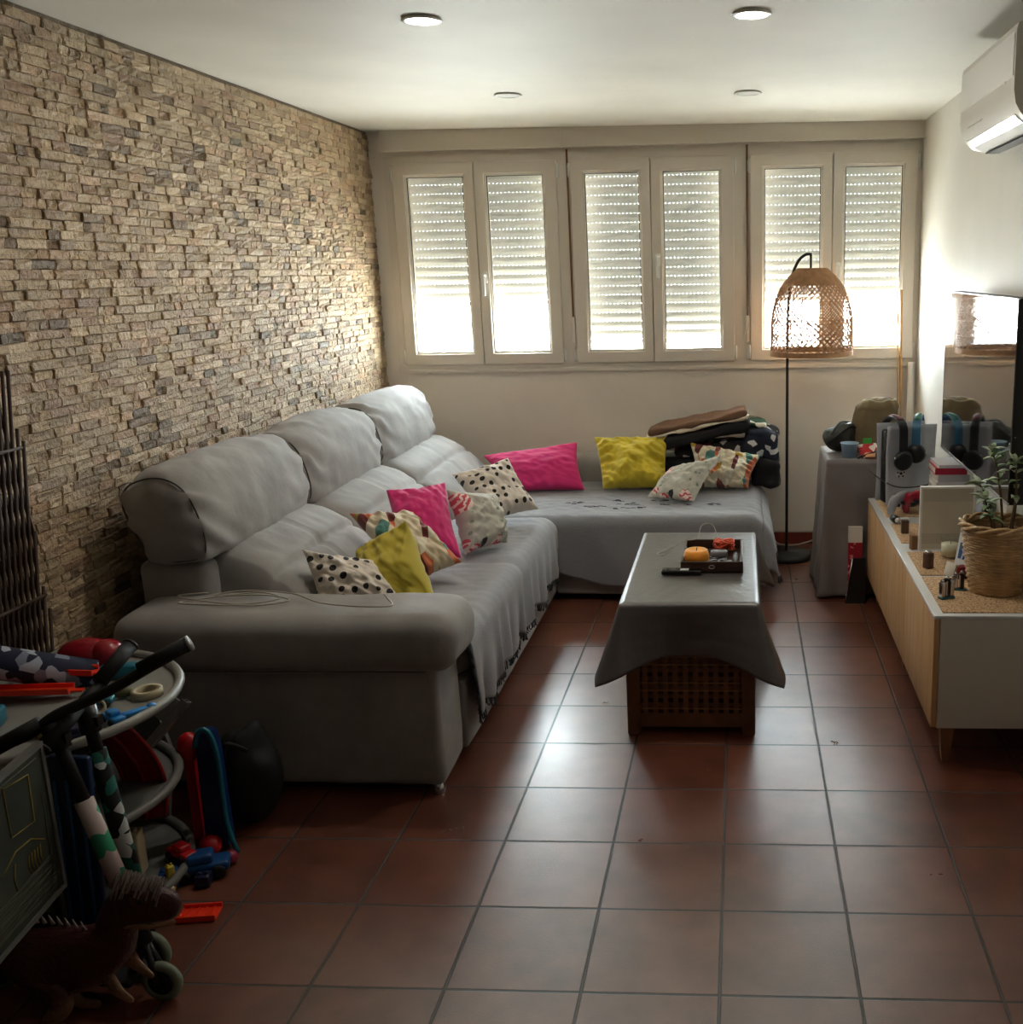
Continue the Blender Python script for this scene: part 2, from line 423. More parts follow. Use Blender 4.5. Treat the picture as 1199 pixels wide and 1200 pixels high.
# shutter straps with their recoil boxes
M_strap=mat('brown_shutter_strap',(120,92,64),.8)
for i,(sx,sz,lb) in enumerate(((.385,1.40,'brown woven shutter strap and small wall winder between left and middle windows'),(1.4225,1.39,'shutter strap and small wall winder between middle and right windows'))):
    t=thing('shutter_strap',lb,'shutter strap',(sx,4.1,sz))
    b=MB(); b.box(-.006,.006,-.004,-.002,-.01,2.36-sz); obj('strap',b,M_strap,t)
    b=MB(); b.rbox(-.011,.011,-.014,.006,-.14,.01,.004,2); b.box(-.005,.005,-.016,-.012,-.005,.006); obj('winder',b,M_pvc,t)

# ------------------------------------------------------------------ light
LAMP_E=190
W=bpy.data.worlds.new('sky'); scene.world=W; W.use_nodes=True; nt=W.node_tree
bg=nt.nodes['Background']
tc=nd(nt,'ShaderNodeTexCoord'); sp=nd(nt,'ShaderNodeSeparateXYZ'); nt.links.new(tc.outputs['Generated'],sp.inputs[0])
cr=nd(nt,'ShaderNodeValToRGB'); e=cr.color_ramp; e.elements[0].position=.42; e.elements[0].color=(1.12,1.14,1.10,1); e.elements[1].position=.56; e.elements[1].color=(.86,.95,1.,1)
mr=nd(nt,'ShaderNodeMapRange'); mr.inputs['From Min'].default_value=-1; mr.inputs['From Max'].default_value=1; nt.links.new(sp.outputs['Z'],mr.inputs['Value'])
nt.links.new(mr.outputs['Result'],cr.inputs['Fac']); nt.links.new(cr.outputs['Color'],bg.inputs['Color'])
bg.inputs['Strength'].default_value=56
for wi in range(3):
    x0,xm,x1=SX[wi]
    ld=bpy.data.lights.new('window_portal','AREA'); ld.shape='RECTANGLE'; ld.size=x1-x0+.1; ld.size_y=1.35; ld.cycles.is_portal=True
    lo=bpy.data.objects.new('window_portal',ld); COL.objects.link(lo); lo.location=((x0+x1)/2,4.40,1.72); lo.rotation_euler=(-PI/2,0,0)
# four recessed ceiling lamps; near two get added glow to light the back wall
LAMPS=[(.355,1.445,1),(1.42,1.475,1),(.31,2.925,0),(1.42,3.0,0)]
M_diff=mat('frosted_lamp_glass',(214,212,204),.4)
M_lampfill=bpy.data.materials.new('lit_lamp_glass'); M_lampfill.use_nodes=True; pb=M_lampfill.node_tree.nodes['Principled BSDF']
pb.inputs['Emission Color'].default_value=(1,.90,.80,1); pb.inputs['Emission Strength'].default_value=LAMP_E
for i,(lx,ly,on) in enumerate(LAMPS):
    lz=zc(lx)
    t=thing('ceiling_lamp',['lit round recessed ceiling lamp nearer the stone wall, close to the camera','lit round recessed ceiling lamp nearer the air conditioner, close to the camera','unlit round recessed ceiling lamp in front of the left windows','unlit round recessed ceiling lamp in front of the right windows'][i],'ceiling lamp',(lx,ly,lz))
    b=MB(); b.lathe([(.058,.0),(.064,-.004),(.066,-.006),(.064,-.009),(.052,-.010),(.047,-.006),(.047,.0)],36,cap0=False,cap1=False); obj('rim',b,M_white,t)
    b=MB(); b.lathe([(.0475,-.0065),(.03,-.0075),(.001,-.008)],32,cap0=False); obj('diffuser',b,M_lampfill if on else M_diff,t)
scene.view_settings.view_transform='Standard'; scene.view_settings.look='None'; scene.view_settings.gamma=1
scene.view_settings.use_curve_mapping=False
scene.view_settings.exposure=0.6
# ================================================================== SOFA
M_suede=mat('grey_suede_upholstery',(146,143,140),.82,bump=.002,bscale=18,var=.16,vscale=6,sheen=.25)
M_seam=mat('dark_seam_thread',(70,67,64),.9)
def wr(q,n,amp=.006,s=9.,st=3.):
    a=nz(q.x*st,q.y,q.z,s)*amp+nz(q.x,q.y,q.z+9,2.2)*amp*1.4
    return n*a
sofa=thing('corner_sofa','large grey suede corner sofa with tall headrests along the stone wall','sofa',(-.1,2.4,0))
SO=Vector((-.1,2.4,0)); MS=Matrix.Translation(-SO)
def sobj(name,b,m,**k): return obj(name,b,m,sofa,**k)
b=MB(); b.rbox(-.64,.405,.925,1.19,.035,.56,.03,3,0,MS,lambda q,n:wr(q,n,.004),.09); sobj('arm_side_panel',b,M_suede)
# armrest pad
b=MB(); b.rbox(-.655,.475,.885,1.215,.425,.622,.072,5,0,MS,lambda q,n:wr(q,n,.007,6,1)+Vector((0,0,-.014*max(0,(q.x-.30)/.17)**2 if q.z>.5 else 0)),.035)
arm=sobj('armrest',b,M_suede)
b=MB(); b.tube([Vector((x,.8835,.452))-SO for x in (-.58,-.3,0,.2,.38)],.0025,6)
obj('seam',b,M_seam,arm)
for (x,y) in ((.375,.955),(.375,2.86),(-.55,.96)):
    b=MB(); b.lathe([(.022,0),(.024,.006),(.018,.04)],16,0,MS,cx=x,cy=y); sobj('foot',b,M_chrome)
b=MB(); b.rbox(-.66,.415,1.19,4.04,.035,.30,.02,2,0,MS,lambda q,n:wr(q,n,.003),.12); b.rbox(.415,1.47,2.97,4.04,.035,.30,.02,2,0,MS,lambda q,n:wr(q,n,.003),.12)
sobj('base',b,M_suede)
for (y0,y1) in ((1.215,2.08),(2.08,2.935)):
    b=MB(); b.rbox(-.12,.425,y0+.003,y1-.003,.295,.462,.05,4,0,MS,lambda q,n:wr(q,n,.005),.06); sobj('seat_cushion',b,M_suede)
b=MB(); b.rbox(-.12,1.475,2.94,3.88,.295,.445,.05,4,0,MS,lambda q,n:wr(q,n,.005),.08); sobj('chaise_cushion',b,M_suede)
b=MB(); b.rbox(.0,1.44,3.83,4.08,.30,.605,.06,4,0,MS,lambda q,n:wr(q,n,.008),.07); sobj('chaise_backrest',b,M_suede)
def loftY(prof,y0,y1,er,ny,disp,smin=.8,mi=0,b=None):
    """closed xz profile swept along y, drawn in at both rounded ends"""
    P=catmull([(p[0],0,p[1]) for p in prof],5,True); n=len(P)
    c=sum(P,Vector())/n
    b=b or MB(); vs=[]
    ts=[]
    for i in range(9): ts.append(er*(1-math.cos(PI/2*i/8)))
    L=y1-y0; m=[er+(L-2*er)*i/ny for i in range(1,ny)]
    ts=ts+m+[L-t for t in ts[::-1]]
    for t in ts:
        e=min(t,L-t); k=smin+(1-smin)*math.sqrt(max(0,1-(1-min(e/er,1))**2))
        for p in P:
            q=c+(p-c)*k; q=Vector((q.x,y0+t,q.z)); nn=(p-c).normalized()
            q+=disp(q,nn,t/L); vs.append(q-SO)
    fs=[(j*n+i,j*n+(i+1)%n,(j+1)*n+(i+1)%n,(j+1)*n+i) for j in range(len(ts)-1) for i in range(n)]
    # domed end caps
    for base,yy,dr in ((0,y0,-1),((len(ts)-1)*n,y1,1)):
        prev=list(range(base,base+n))
        for k2,(kk,off) in enumerate(((.9,.010),(.6,.018),(.25,.02))):
            o=len(vs)
            for i in range(n):
                bb=vs[base+i]+SO; q=Vector((c.x+(bb.x-c.x)*kk,yy+dr*off,c.z+(bb.z-c.z)*kk)); vs.append(q-SO)
            cur=list(range(o,o+n))
            fs+=[(prev[i],prev[(i+1)%n],cur[(i+1)%n],cur[i]) for i in range(n)]; prev=cur
        fs.append(tuple(prev))
    b.add(vs,fs,mi,True); return b
HP=[(-.680,.965),(-.645,1.025),(-.56,1.052),(-.485,1.038),(-.43,.985),(-.397,.895),(-.385,.81),(-.405,.755),(-.50,.738),(-.59,.745),(-.625,.80),(-.660,.88)]
def hd(ph,amp=1):
    def f(q,n,t):
        # gathers near both ends, soft bulge in the middle
        g=math.sin((q.z*55+q.y*26)+4*nz(q.x,q.y,q.z,4+ph))*(.009*(1-math.sin(PI*t))**1.3)
        w=nz(q.x*2+ph,q.y*.8,q.z*2,7)*.006+nz(q.x*2+ph,q.y*.7,q.z*2,26)*.004
        bul=.022*math.sin(PI*t)
        return n*(g+w+bul)*amp
    return f
for i,(y0,y1) in enumerate(((1.10,1.955),(1.965,2.835),(2.845,3.74))):
    b=loftY(HP,y0,y1,.10,26,hd(i*3.1),.86); h=sobj('headrest',b,M_suede)
    b=MB(); P=catmull([(p[0],0,p[1]) for p in HP],5,True); c=sum(P,Vector())/len(P)
    for yy in (y0+.006,): b.tube([Vector((c.x+(p.x-c.x)*.905,yy-.002,c.z+(p.z-c.z)*.905))-SO for p in P],.003,6,closed=True)
    obj('seam',b,M_seam,h)
BP=[(-.64,.30),(-.66,.55),(-.64,.735),(-.50,.765),(-.36,.755),(-.25,.700),(-.20,.660),(-.12,.585),(-.065,.50),(-.05,.42),(-.08,.32),(-.3,.28)]
def bd(ph):
    def f(q,n,t):
        r=(q.x+.225)
        crease=-.016*math.exp(-(r/.012)**2) if q.z>.55 else 0
        return n*(nz(q.x*2+ph,q.y,q.z*2,6)*.008+.02*math.sin(PI*t)+crease+nz(q.x+ph,q.y*2,q.z,20)*.004-.008*math.exp(-((t-.5)/.012)**2))
    return f
for i,(y0,y1) in enumerate(((1.215,1.985),(1.99,2.85),(2.855,3.80))):
    b=loftY(BP,y0,y1,.12,26,bd(i*2.3+1),.85); sobj('back_cushion',b,M_suede)
b=MB(); b.rbox(-.665,-.42,1.12,1.23,.55,.745,.04,3,0,MS,lambda q,n:wr(q,n,.006),.05); sobj('back_side_panel',b,M_suede)

# ------------------------------------------------------------------ throws
def weave_mat(name,rgb,s=700,var=.12):
    m,nt,b=new_mat(name); L=nt.links; tc=nd(nt,'ShaderNodeTexCoord')
    b.inputs['Roughness'].default_value=.9; b.inputs['Sheen Weight'].default_value=.3
    n=nd(nt,'ShaderNodeTexNoise',Scale=s/2.,Detail=3.); L.new(tc.outputs['Object'],n.inputs['Vector'])
    r=nd(nt,'ShaderNodeMapRange'); r.inputs['From Min'].default_value=.3; r.inputs['From Max'].default_value=.7; r.inputs['To Min'].default_value=1-var; r.inputs['To Max'].default_value=1+var*1.6
    L.new(n.outputs['Fac'],r.inputs['Value']); mu=nd(nt,'ShaderNodeVectorMath',operation='MULTIPLY'); mu.inputs[0].default_value=lin(rgb)
    L.new(r.outputs['Result'],mu.inputs[1]); L.new(mu.outputs[0],b.inputs['Base Color'])
    n2=nd(nt,'ShaderNodeTexNoise',Scale=s*.25,Detail=4.); L.new(tc.outputs['Object'],n2.inputs['Vector'])
    bp=nd(nt,'ShaderNodeBump',Strength=1.,Distance=.0018); L.new(n2.outputs['Fac'],bp.inputs['Height']); L.new(bp.outputs['Normal'],b.inputs['Normal'])
    return m
M_throw=weave_mat('grey_woven_throw',(146,147,152))
M_throw2=weave_mat('slate_woven_throw',(130,131,136))
M_fringe=mat('dark_teal_fringe',(58,62,66),.95)
M_fringe2=mat('grey_fringe',(64,62,62),.95)
# seat throw : profile across the seat (distance along it -> x,z), hung over the front
def prof_pt(s,P):
    """point at arclength s on polyline P [(x,z)]"""
    for i in range(len(P)-1):
        l=math.dist(P[i],P[i+1])
        if s<=l or i==len(P)-2:
            t=s/l; return (P[i][0]+(P[i+1][0]-P[i][0])*t,P[i][1]+(P[i+1][1]-P[i][1])*t)
        s-=l
SP=[(-.06,.474)]+[(-.06+.42*i/8,.474) for i in range(1,9)]+[(.375+.068*math.sin(a),.405+.069*math.cos(a)) for a in [PI/2*i/8 for i in range(9)]]
SP+=[(.444,.33),(.441,.2),(.438,.04)]
PL=[0]
for i in range(len(SP)-1): PL.append(PL[-1]+math.dist(SP[i],SP[i+1]))
def throw1(u,v):
    y=1.205+u*(2.945-1.205)
    hem=.125+.03*nz(u*9,3,1)+.015*math.sin(u*33)+.05*u
    smax=PL[-1]-hem*.9
    s=v*smax; x,z=prof_pt(s,SP)
    hang=max(0,min(1,(.42-z)/.2))
    rip=hang*(.010*math.sin(y*41+3*nz(y,0,0,3))+.012*nz(y*3,z*.6,0,4)+.010)
    y2=y+hang*.015*math.sin(y*30)
    if u<.1: y2+= .11*max(0,(.45-z))*(1-u/.1)        # near edge slants along the front
    dv=math.exp(-((y-2.08)/.035)**2); rip-=.014*dv*hang
    zz=z-(.012*dv if z>.4 else 0)+.005*nz(x*5,y*5,0)+.004*nz(x,y,3,22)+ (-.03*max(0,(u-.93)/.07)**2 if z>.3 else 0)
    x2=x+rip-(.03*max(0,(u-.95)/.05)**2)*hang
    return (x2,y2,zz)
t1=thing('throw_blanket','grey woven throw with dark fringe spread over the long seat beside the armrest','blanket',(.2,2.1,.46)); O1=Vector((.2,2.1,.46)); M1=Matrix.Translation(-O1)
b=MB(); b.grid(throw1,150,60,0,M1); c1=obj('cloth',b,M_throw,t1,fixn=False)
sd=c1.modifiers.new('thick','SOLIDIFY'); sd.thickness=.004; sd.offset=0
b=MB()
for i in range(190):
    u=i/189; p=Vector(throw1(u,1.)); L=.022+.014*random.random()
    b.tube([p,p+Vector((random.uniform(-.004,.006),random.uniform(-.006,.006),-L*.6)),p+Vector((random.uniform(-.006,.008),random.uniform(-.01,.01),-L))],.0022,4,0,True,M1)
for i in range(80):
    v=.45+.55*i/79; p=Vector(throw1(0,v)); 
    b.tube([p,p+Vector((0,-.012,-.006)),p+Vector((random.uniform(-.004,.01),-.02,-.022-.01*random.random()))],.0026,4,0,True,M1)
obj('fringe',b,M_fringe,t1)
# chaise throw : top sheet, front hang with a swooping hem, right hang
def throw2(u,v):
    # u along x, v: back->front then down
    x=.05+u*(1.49-.05)
    swoop=.12+.14*max(0,(u-.45)/.55)**.8*0+.16*max(0,(.5-u)/.5)**1.5
    hem=.10+.10*math.exp(-((u-.33)/.14)**2)*0+.18*max(0,(.42-u)/.42)
    flat=.86; r=.055
    D=flat+ (PI/2*r)+ (.405-hem)
    s=v*D
    if s<flat: y=3.85-s; z=.457; h=0
    elif s<flat+PI/2*r:
        a=(s-flat)/r; y=3.85-flat-r*math.sin(a); z=.457-r+r*math.cos(a); h=0
    else:
        y=3.85-flat-r; z=.457-r-(s-flat-PI/2*r); h=min(1,(.402-z)/.15)
    y-=h*(.006+.012*nz(x*3,z,2,3)+.007*math.sin(x*17+z*6))
    z+=.004*nz(x,y,5,7)+.004*nz(x,y,1,20)
    edge=max(0,(u-.955)/.045)
    if h==0 or True: z-=.035*edge**2*(1-h)
    return (x+ .012*h*math.sin(z*9),y,z)
def throw2b(u,v):
    # right side hang ; u along y (back->front) v down
    p=Vector(throw2(1,u*.93)); hem=.16-.03*math.sin(u*9)
    L=max(.02,p.z-hem-.03); out=.035*math.sin(min(1,v*3)*PI/2)+.03*v
    return (p.x+out+.010*math.sin(p.y*24)*v, p.y-.05*v*u, p.z-L*v)
t2=thing('throw_blanket','slate grey throw covering the chaise end of the sofa under the windows','blanket',(.8,3.3,.45)); O2=Vector((.8,3.3,.45)); M2=Matrix.Translation(-O2)
b=MB(); b.grid(throw2,110,90,0,M2); b.grid(throw2b,60,24,0,M2)
c2=obj('cloth',b,M_throw2,t2,fixn=False,merge=True); sd=c2.modifiers.new('thick','SOLIDIFY'); sd.thickness=.004; sd.offset=0
b=MB()
for i in range(110):
    p=Vector(throw2b(i/109,1.)); 
    b.tube([p,p+Vector((random.uniform(-.004,.01),random.uniform(-.008,.008),-.028-.01*random.random()))],.0022,4,0,True,M2)
obj('fringe',b,M_fringe2,t2)
# little stitched motifs on the chaise throw
M_thread=mat('charcoal_thread',(86,86,92),.9)
for (cx,cy,w) in ((.62,3.16,.07),(.80,3.12,.09),(.78,3.22,.06),(1.03,3.2,.08),(.95,3.3,.05),(.50,3.25,.05),(1.25,3.2,.04),(.70,3.3,.05)):
    b=MB()
    for k in range(9):
        a=random.uniform(-.5,.5); x=cx+random.uniform(-w,w); y=cy+random.uniform(-.025,.025)
        b.tube([(x-.012,y-.004*a,.4625),(x,y+.003,.4635),(x+.012,y+.004*a,.4625)],.0012,4,0,True,M2)
    obj('stitched_motif',b,M_thread,t2)

# ------------------------------------------------------------------ cushions
def pat(name,kind):
    m,nt,b=new_mat(name); L=nt.links; tc=nd(nt,'ShaderNodeTexCoord'); b.inputs['Roughness'].default_value=.85; b.inputs['Sheen Weight'].default_value=.2
    V=tc.outputs['Object']
    # flatten to the cushion's own plane
    mp=nd(nt,'ShaderNodeVectorMath',operation='MULTIPLY'); mp.inputs[1].default_value=(1,1,0); L.new(V,mp.inputs[0]); P=mp.outputs[0]
    def vor(scale,feat='F1',rnd=1.,vec=None):
        v=nd(nt,'ShaderNodeTexVoronoi',feature=feat,Scale=scale,Randomness=rnd); L.new(vec or P,v.inputs['Vector']); return v
    def mixc(fac,a,bb):
        x=nd(nt,'ShaderNodeMix',data_type='RGBA'); L.new(fac,x.inputs['Factor'])
        for q,s in ((a,'A'),(bb,'B')):
            if isinstance(q,tuple): x.inputs[s].default_value=lin(q)+(1,)
            else: L.new(q,x.inputs[s])
        return x.outputs['Result']
    def less(val,t):
        x=nd(nt,'ShaderNodeMath',operation='LESS_THAN'); L.new(val,x.inputs[0]); x.inputs[1].default_value=t; return x.outputs[0]
    def mul(a,c):
        x=nd(nt,'ShaderNodeMath',operation='MULTIPLY'); L.new(a,x.inputs[0]); L.new(c,x.inputs[1]); return x.outputs[0]
    def sep(col):
        x=nd(nt,'ShaderNodeSeparateColor'); L.new(col,x.inputs[0]); return x
    if kind=='dots':
        v=vor(25,rnd=.38); col=mixc(less(v.outputs['Distance'],.30),(222,212,198),(26,24,24))
    elif kind=='floral':
        base=(186,184,172)
        n=nd(nt,'ShaderNodeTexNoise',Scale=9.,Detail=2.); L.new(P,n.inputs['Vector'])
        w=nd(nt,'ShaderNodeVectorMath',operation='MULTIPLY_ADD'); L.new(n.outputs['Color'],w.inputs[0]); w.inputs[1].default_value=(.05,.05,0); L.new(P,w.inputs[2])
        v2=vor(27,'F1',1.,w.outputs[0]); c=mixc(less(v2.outputs['Distance'],.20),base,(126,140,118))
        v=vor(7.5,rnd=.9)
        # radiating petals
        wv=nd(nt,'ShaderNodeTexWave',wave_type='RINGS',rings_direction='SPHERICAL',Scale=14.,Distortion=6.); wv.inputs['Detail Scale'].default_value=3.
        L.new(P,wv.inputs['Vector'])
        pet=mixc(less(wv.outputs['Fac'],.5),(196,74,88),(226,206,196))
        pick=sep(v.outputs['Color']); fac=mul(less(v.outputs['Distance'],.40),less(pick.outputs[0],.62)); c=mixc(fac,c,pet)
        fac=mul(less(v.outputs['Distance'],.24),less(pick.outputs[1],.28)); c=mixc(fac,c,(214,128,84))
        v3=vor(21,rnd=1.); p3=sep(v3.outputs['Color']); fac=mul(less(v3.outputs['Distance'],.3),less(p3.outputs[0],.12)); c=mixc(fac,c,(40,38,44)); col=c
    else:
        # bold patchwork of cream, mustard, teal, coral and maroon bands
        n=nd(nt,'ShaderNodeTexNoise',Scale=5.,Detail=1.); L.new(P,n.inputs['Vector'])
        w=nd(nt,'ShaderNodeVectorMath',operation='MULTIPLY_ADD'); L.new(n.outputs['Color'],w.inputs[0]); w.inputs[1].default_value=(.06,.06,0); L.new(P,w.inputs[2])
        sc=nd(nt,'ShaderNodeVectorMath',operation='MULTIPLY'); sc.inputs[1].default_value=(1.5,.8,1); L.new(w.outputs[0],sc.inputs[0])
        v=vor(19,rnd=.85,vec=sc.outputs[0]); s=sep(v.outputs['Color'])
        r=ramp(nt,[(0,(214,200,172)),(.25,(226,218,198)),(.42,(176,146,46)),(.58,(90,146,140)),(.70,(206,116,78)),(.84,(112,48,50)),(.90,(222,210,184))]); L.new(s.outputs[0],r.inputs['Fac'])
        col=r.outputs['Color']
    L.new(col,b.inputs['Base Color'])
    nn=nd(nt,'ShaderNodeTexNoise',Scale=200.,Detail=3.); L.new(V,nn.inputs['Vector']); bp=nd(nt,'ShaderNodeBump',Strength=1.,Distance=.001); L.new(nn.outputs['Fac'],bp.inputs['Height']); L.new(bp.outputs['Normal'],b.inputs['Normal'])
    return m
M_dots=pat('cream_with_black_dots','dots'); M_flor=pat('grey_floral_print','floral'); M_patch=pat('cream_mustard_teal_print','patch')
M_mag=mat('magenta_cotton',(206,34,112),.8,bump=.0008,bscale=200,sheen=.2); M_yel=mat('mustard_yellow_cotton',(204,182,42),.8,bump=.0008,bscale=200,sheen=.2)
M_yel2=mat('olive_yellow_cotton',(184,168,52),.8,bump=.0008,bscale=200,sheen=.2)
def cushion(label,m,cs,th,seed,wrk=.012,group=None,pinch=.10):
    """cs = world corners top-left, top-right, bottom-right, bottom-left"""
    tl,tr,br,bl=[Vector(c) for c in cs]; C=(tl+tr+br+bl)/4
    xa=((tr-tl)+(br-bl)).normalized(); ya=((tl-bl)+(tr-br)); ya=(ya-xa*ya.dot(xa)).normalized(); za=xa.cross(ya)
    M=Matrix(((xa.x,ya.x,za.x,C.x),(xa.y,ya.y,za.y,C.y),(xa.z,ya.z,za.z,C.z),(0,0,0,1))); Mi=M.inverted()
    lc=[Mi@c for c in (bl,br,tr,tl)]
    N=36; b=MB(); wrk*=1.5; th*=1.12
    def f(side):
        def g(i,j):
            u=i/N;v=j/N; s=2*u-1;t=2*v-1
            # sides drawn in towards the middle, sharp corners
            uu=.5+.5*s*(1-pinch*(1-t*t)); vv=.5+.5*t*(1-pinch*(1-s*s))
            p=lc[0]*(1-uu)*(1-vv)+lc[1]*uu*(1-vv)+lc[2]*uu*vv+lc[3]*(1-uu)*vv
            k=max(0,(1-s*s))**.48*max(0,(1-t*t))**.48
            edge=1-max(abs(s),abs(t))
            h=th*.5*k
            # wrinkles pointing from the seams into the belly
            w=wrk*(nz(s*2.2+seed,t*2.2,seed,1.6)+.5*nz(s*5+seed,t*5,seed*2,1.5)+.45*abs(nz((s+t)*3+seed,(s-t)*1.0,seed,2)))*min(1,k*2.2)
            r=wrk*.5*math.sin((s*t*9+seed)*3)*k*(1-k)*1.5
            return p+Vector((0,0,side*(h+w*.8+r)+wrk*1.2*nz(s+seed,t,7,1.2)*min(1,edge*8)))
        return g
    top=f(1);bot=f(-1); vs=[];idx={}
    for sd,g in ((1,top),(0,bot)):
        for j in range(N+1):
            for i in range(N+1):
                if sd==0 and (i in (0,N) or j in (0,N)): idx[(0,i,j)]=idx[(1,i,j)]; continue
                idx[(sd,i,j)]=len(vs); vs.append(g(i,j))
    fs=[]
    for j in range(N):
        for i in range(N):
            fs.append((idx[(1,i,j)],idx[(1,i+1,j)],idx[(1,i+1,j+1)],idx[(1,i,j+1)]))
            fs.append((idx[(0,i,j)],idx[(0,i,j+1)],idx[(0,i+1,j+1)],idx[(0,i+1,j)]))
    b.add(vs,fs,0,True)
    o=obj('cushion',b,m,fixn=False); o.matrix_world=M; tag(o,label,'cushion',group or 'cushions scattered on the corner sofa')
    sb=o.modifiers.new('s','SUBSURF'); sb.levels=1; sb.render_levels=1
    return o
cushion('cream cushion with black polka dots squeezed behind the near armrest',M_dots,[(-.165,1.30,.745),(.04,1.44,.66),(.22,1.31,.50),(-.10,1.245,.49)],.15,1.3,.016)
cushion('olive yellow cushion standing on its corner beside the near polka dot cushion',M_yel2,[(-.09,1.60,.655),(.142,1.52,.795),(.30,1.35,.485),(.02,1.42,.49)],.15,4.1,.016,pinch=.06)
cushion('cream, coral and teal patterned cushion behind the olive yellow one',M_patch,[(-.185,1.80,.755),(.06,1.86,.745),(.285,1.74,.565),(.10,1.60,.50)],.13,2.2,.018)
cushion('magenta cushion leaning on the backrest between patterned cushions',M_mag,[(-.125,2.08,.79),(.09,2.24,.79),(.215,1.98,.51),(-.03,1.88,.55)],.14,5.7,.010)
cushion('grey floral cushion with a pink medallion against the nearer magenta cushion',M_flor,[(.10,2.20,.765),(.27,2.40,.70),(.34,2.28,.50),(.20,2.08,.495)],.15,6.9,.012)
cushion('cream cushion with black polka dots in the corner of the sofa',M_dots,[(-.03,2.74,.725),(.23,2.86,.785),(.39,2.78,.535),(.17,2.58,.52)],.16,8.4,.014)
cushion('long magenta cushion against the low back of the chaise',M_mag,[(-.12,3.70,.645),(.44,3.74,.715),(.50,3.56,.465),(.06,3.50,.475)],.12,3.3,.008,pinch=.07)
cushion('bright yellow crumpled cushion in the middle of the chaise',M_yel,[(.535,3.70,.75),(.965,3.74,.74),(.96,3.55,.475),(.60,3.54,.47)],.15,7.7,.026,pinch=.05)
cushion('cream, mustard and teal patterned cushion at the right end of the chaise',M_patch,[(1.08,3.72,.715),(1.50,3.62,.645),(1.42,3.52,.475),(1.12,3.54,.475)],.12,9.9,.024)
cushion('floral cushion with coral flowers lying in front at the right of the chaise',M_flor,[(.98,3.48,.60),(1.275,3.42,.69),(1.13,3.20,.475),(.87,3.24,.49)],.08,11.2,.010)

# ------------------------------------------------------------------ folded things at the end of the chaise
M_brn=mat('brown_fleece',(112,82,62),.95,bump=.003,bscale=90,var=.15,vscale=20); M_crm=mat('cream_fleece',(214,202,184),.95,bump=.003,bscale=90); M_dk=mat('black_cotton',(24,23,27),.9,bump=.003,bscale=40)
def slab(x0,x1,y0,y1,z0,z1,tilt,seed,amp=.012):
    def nf(q,n): return n*(nz(q.x*4+seed,q.y*4,q.z*6,1.6)*amp*1.6+nz(q.x*9+seed,q.y*5,q.z*12,1.8)*amp*.7)+Vector((0,0,tilt*(q.x-(x0+x1)/2)))
    b=MB(); b.rbox(x0,x1,y0,y1,z0,z1,min(.03,(z1-z0)/2.05),3,0,None,nf,.022); return b
t=thing('folded_blanket','folded brown and cream fleece blanket with a black underside on top of the clothes pile','blanket',(1.15,3.85,.75))
TM=Matrix.Translation((-1.15,-3.85,-.75))
for (nm,x0,x1,z0,z1,m,sd) in (('dark_underside',.93,1.43,.715,.785,M_dk,1.),('cream_edge',.84,1.425,.787,.803,M_crm,2.),('brown_top',.86,1.41,.80,.833,M_brn,3.)):
    s=slab(x0,x1,3.70,3.98,z0,z1,.20,sd); b=MB(); b.add(s.v,s.f,0,True,TM); obj(nm,b,m,t)
def garment(label,x0,x1,y0,y1,z0,z1,m,tilt,seed,amp=.02,nm='folded_garment'):
    o=obj(nm,slab(x0,x1,y0,y1,z0,z1,tilt,seed,amp),m); tag(o,label,'clothes','clothes piled on the chaise end'); return o
def blob_mat(name,cols,sc):
    m,nt,b=new_mat(name); tc=nd(nt,'ShaderNodeTexCoord'); v=nd(nt,'ShaderNodeTexVoronoi',Scale=sc); nt.links.new(tc.outputs['Object'],v.inputs['Vector'])
    s=nd(nt,'ShaderNodeSeparateColor'); nt.links.new(v.outputs['Color'],s.inputs[0]); r=ramp(nt,cols); nt.links.new(s.outputs[0],r.inputs['Fac']); nt.links.new(r.outputs['Color'],b.inputs['Base Color']); b.inputs['Roughness'].default_value=.9; return m
M_navy=blob_mat('navy_print_cotton',[(0,(24,28,46)),(.55,(30,34,54)),(.70,(206,206,208)),(.80,(26,30,48))],24)
M_redp=blob_mat('black_red_white_print',[(0,(26,24,28)),(.6,(112,32,40)),(.8,(190,184,180)),(.88,(28,26,30))],24)
M_green=blob_mat('green_cream_print',[(0,(34,72,50)),(.45,(216,160,120)),(.6,(226,220,204)),(.8,(30,60,44))],15)
garment('black cotton clothes at the bottom of the pile behind the cushions',.88,1.30,3.76,3.98,.475,.60,M_dk,0,4)
garment('black, red and white printed clothing in the middle of the pile',1.0,1.46,3.76,3.98,.61,.70,M_redp,.02,5)
garment('navy and white printed clothing slumped over the far right end of the pile',1.40,1.59,3.73,3.97,.60,.76,M_navy,-.15,6,.03)
garment('green and cream printed cloth on the upper right of the pile',1.40,1.53,3.76,3.94,.775,.815,M_green,-.15,7,.012)
garment('black jacket hanging over the right end of the chaise',1.44,1.60,3.66,3.94,.455,.60,M_dk,0,8,.02)
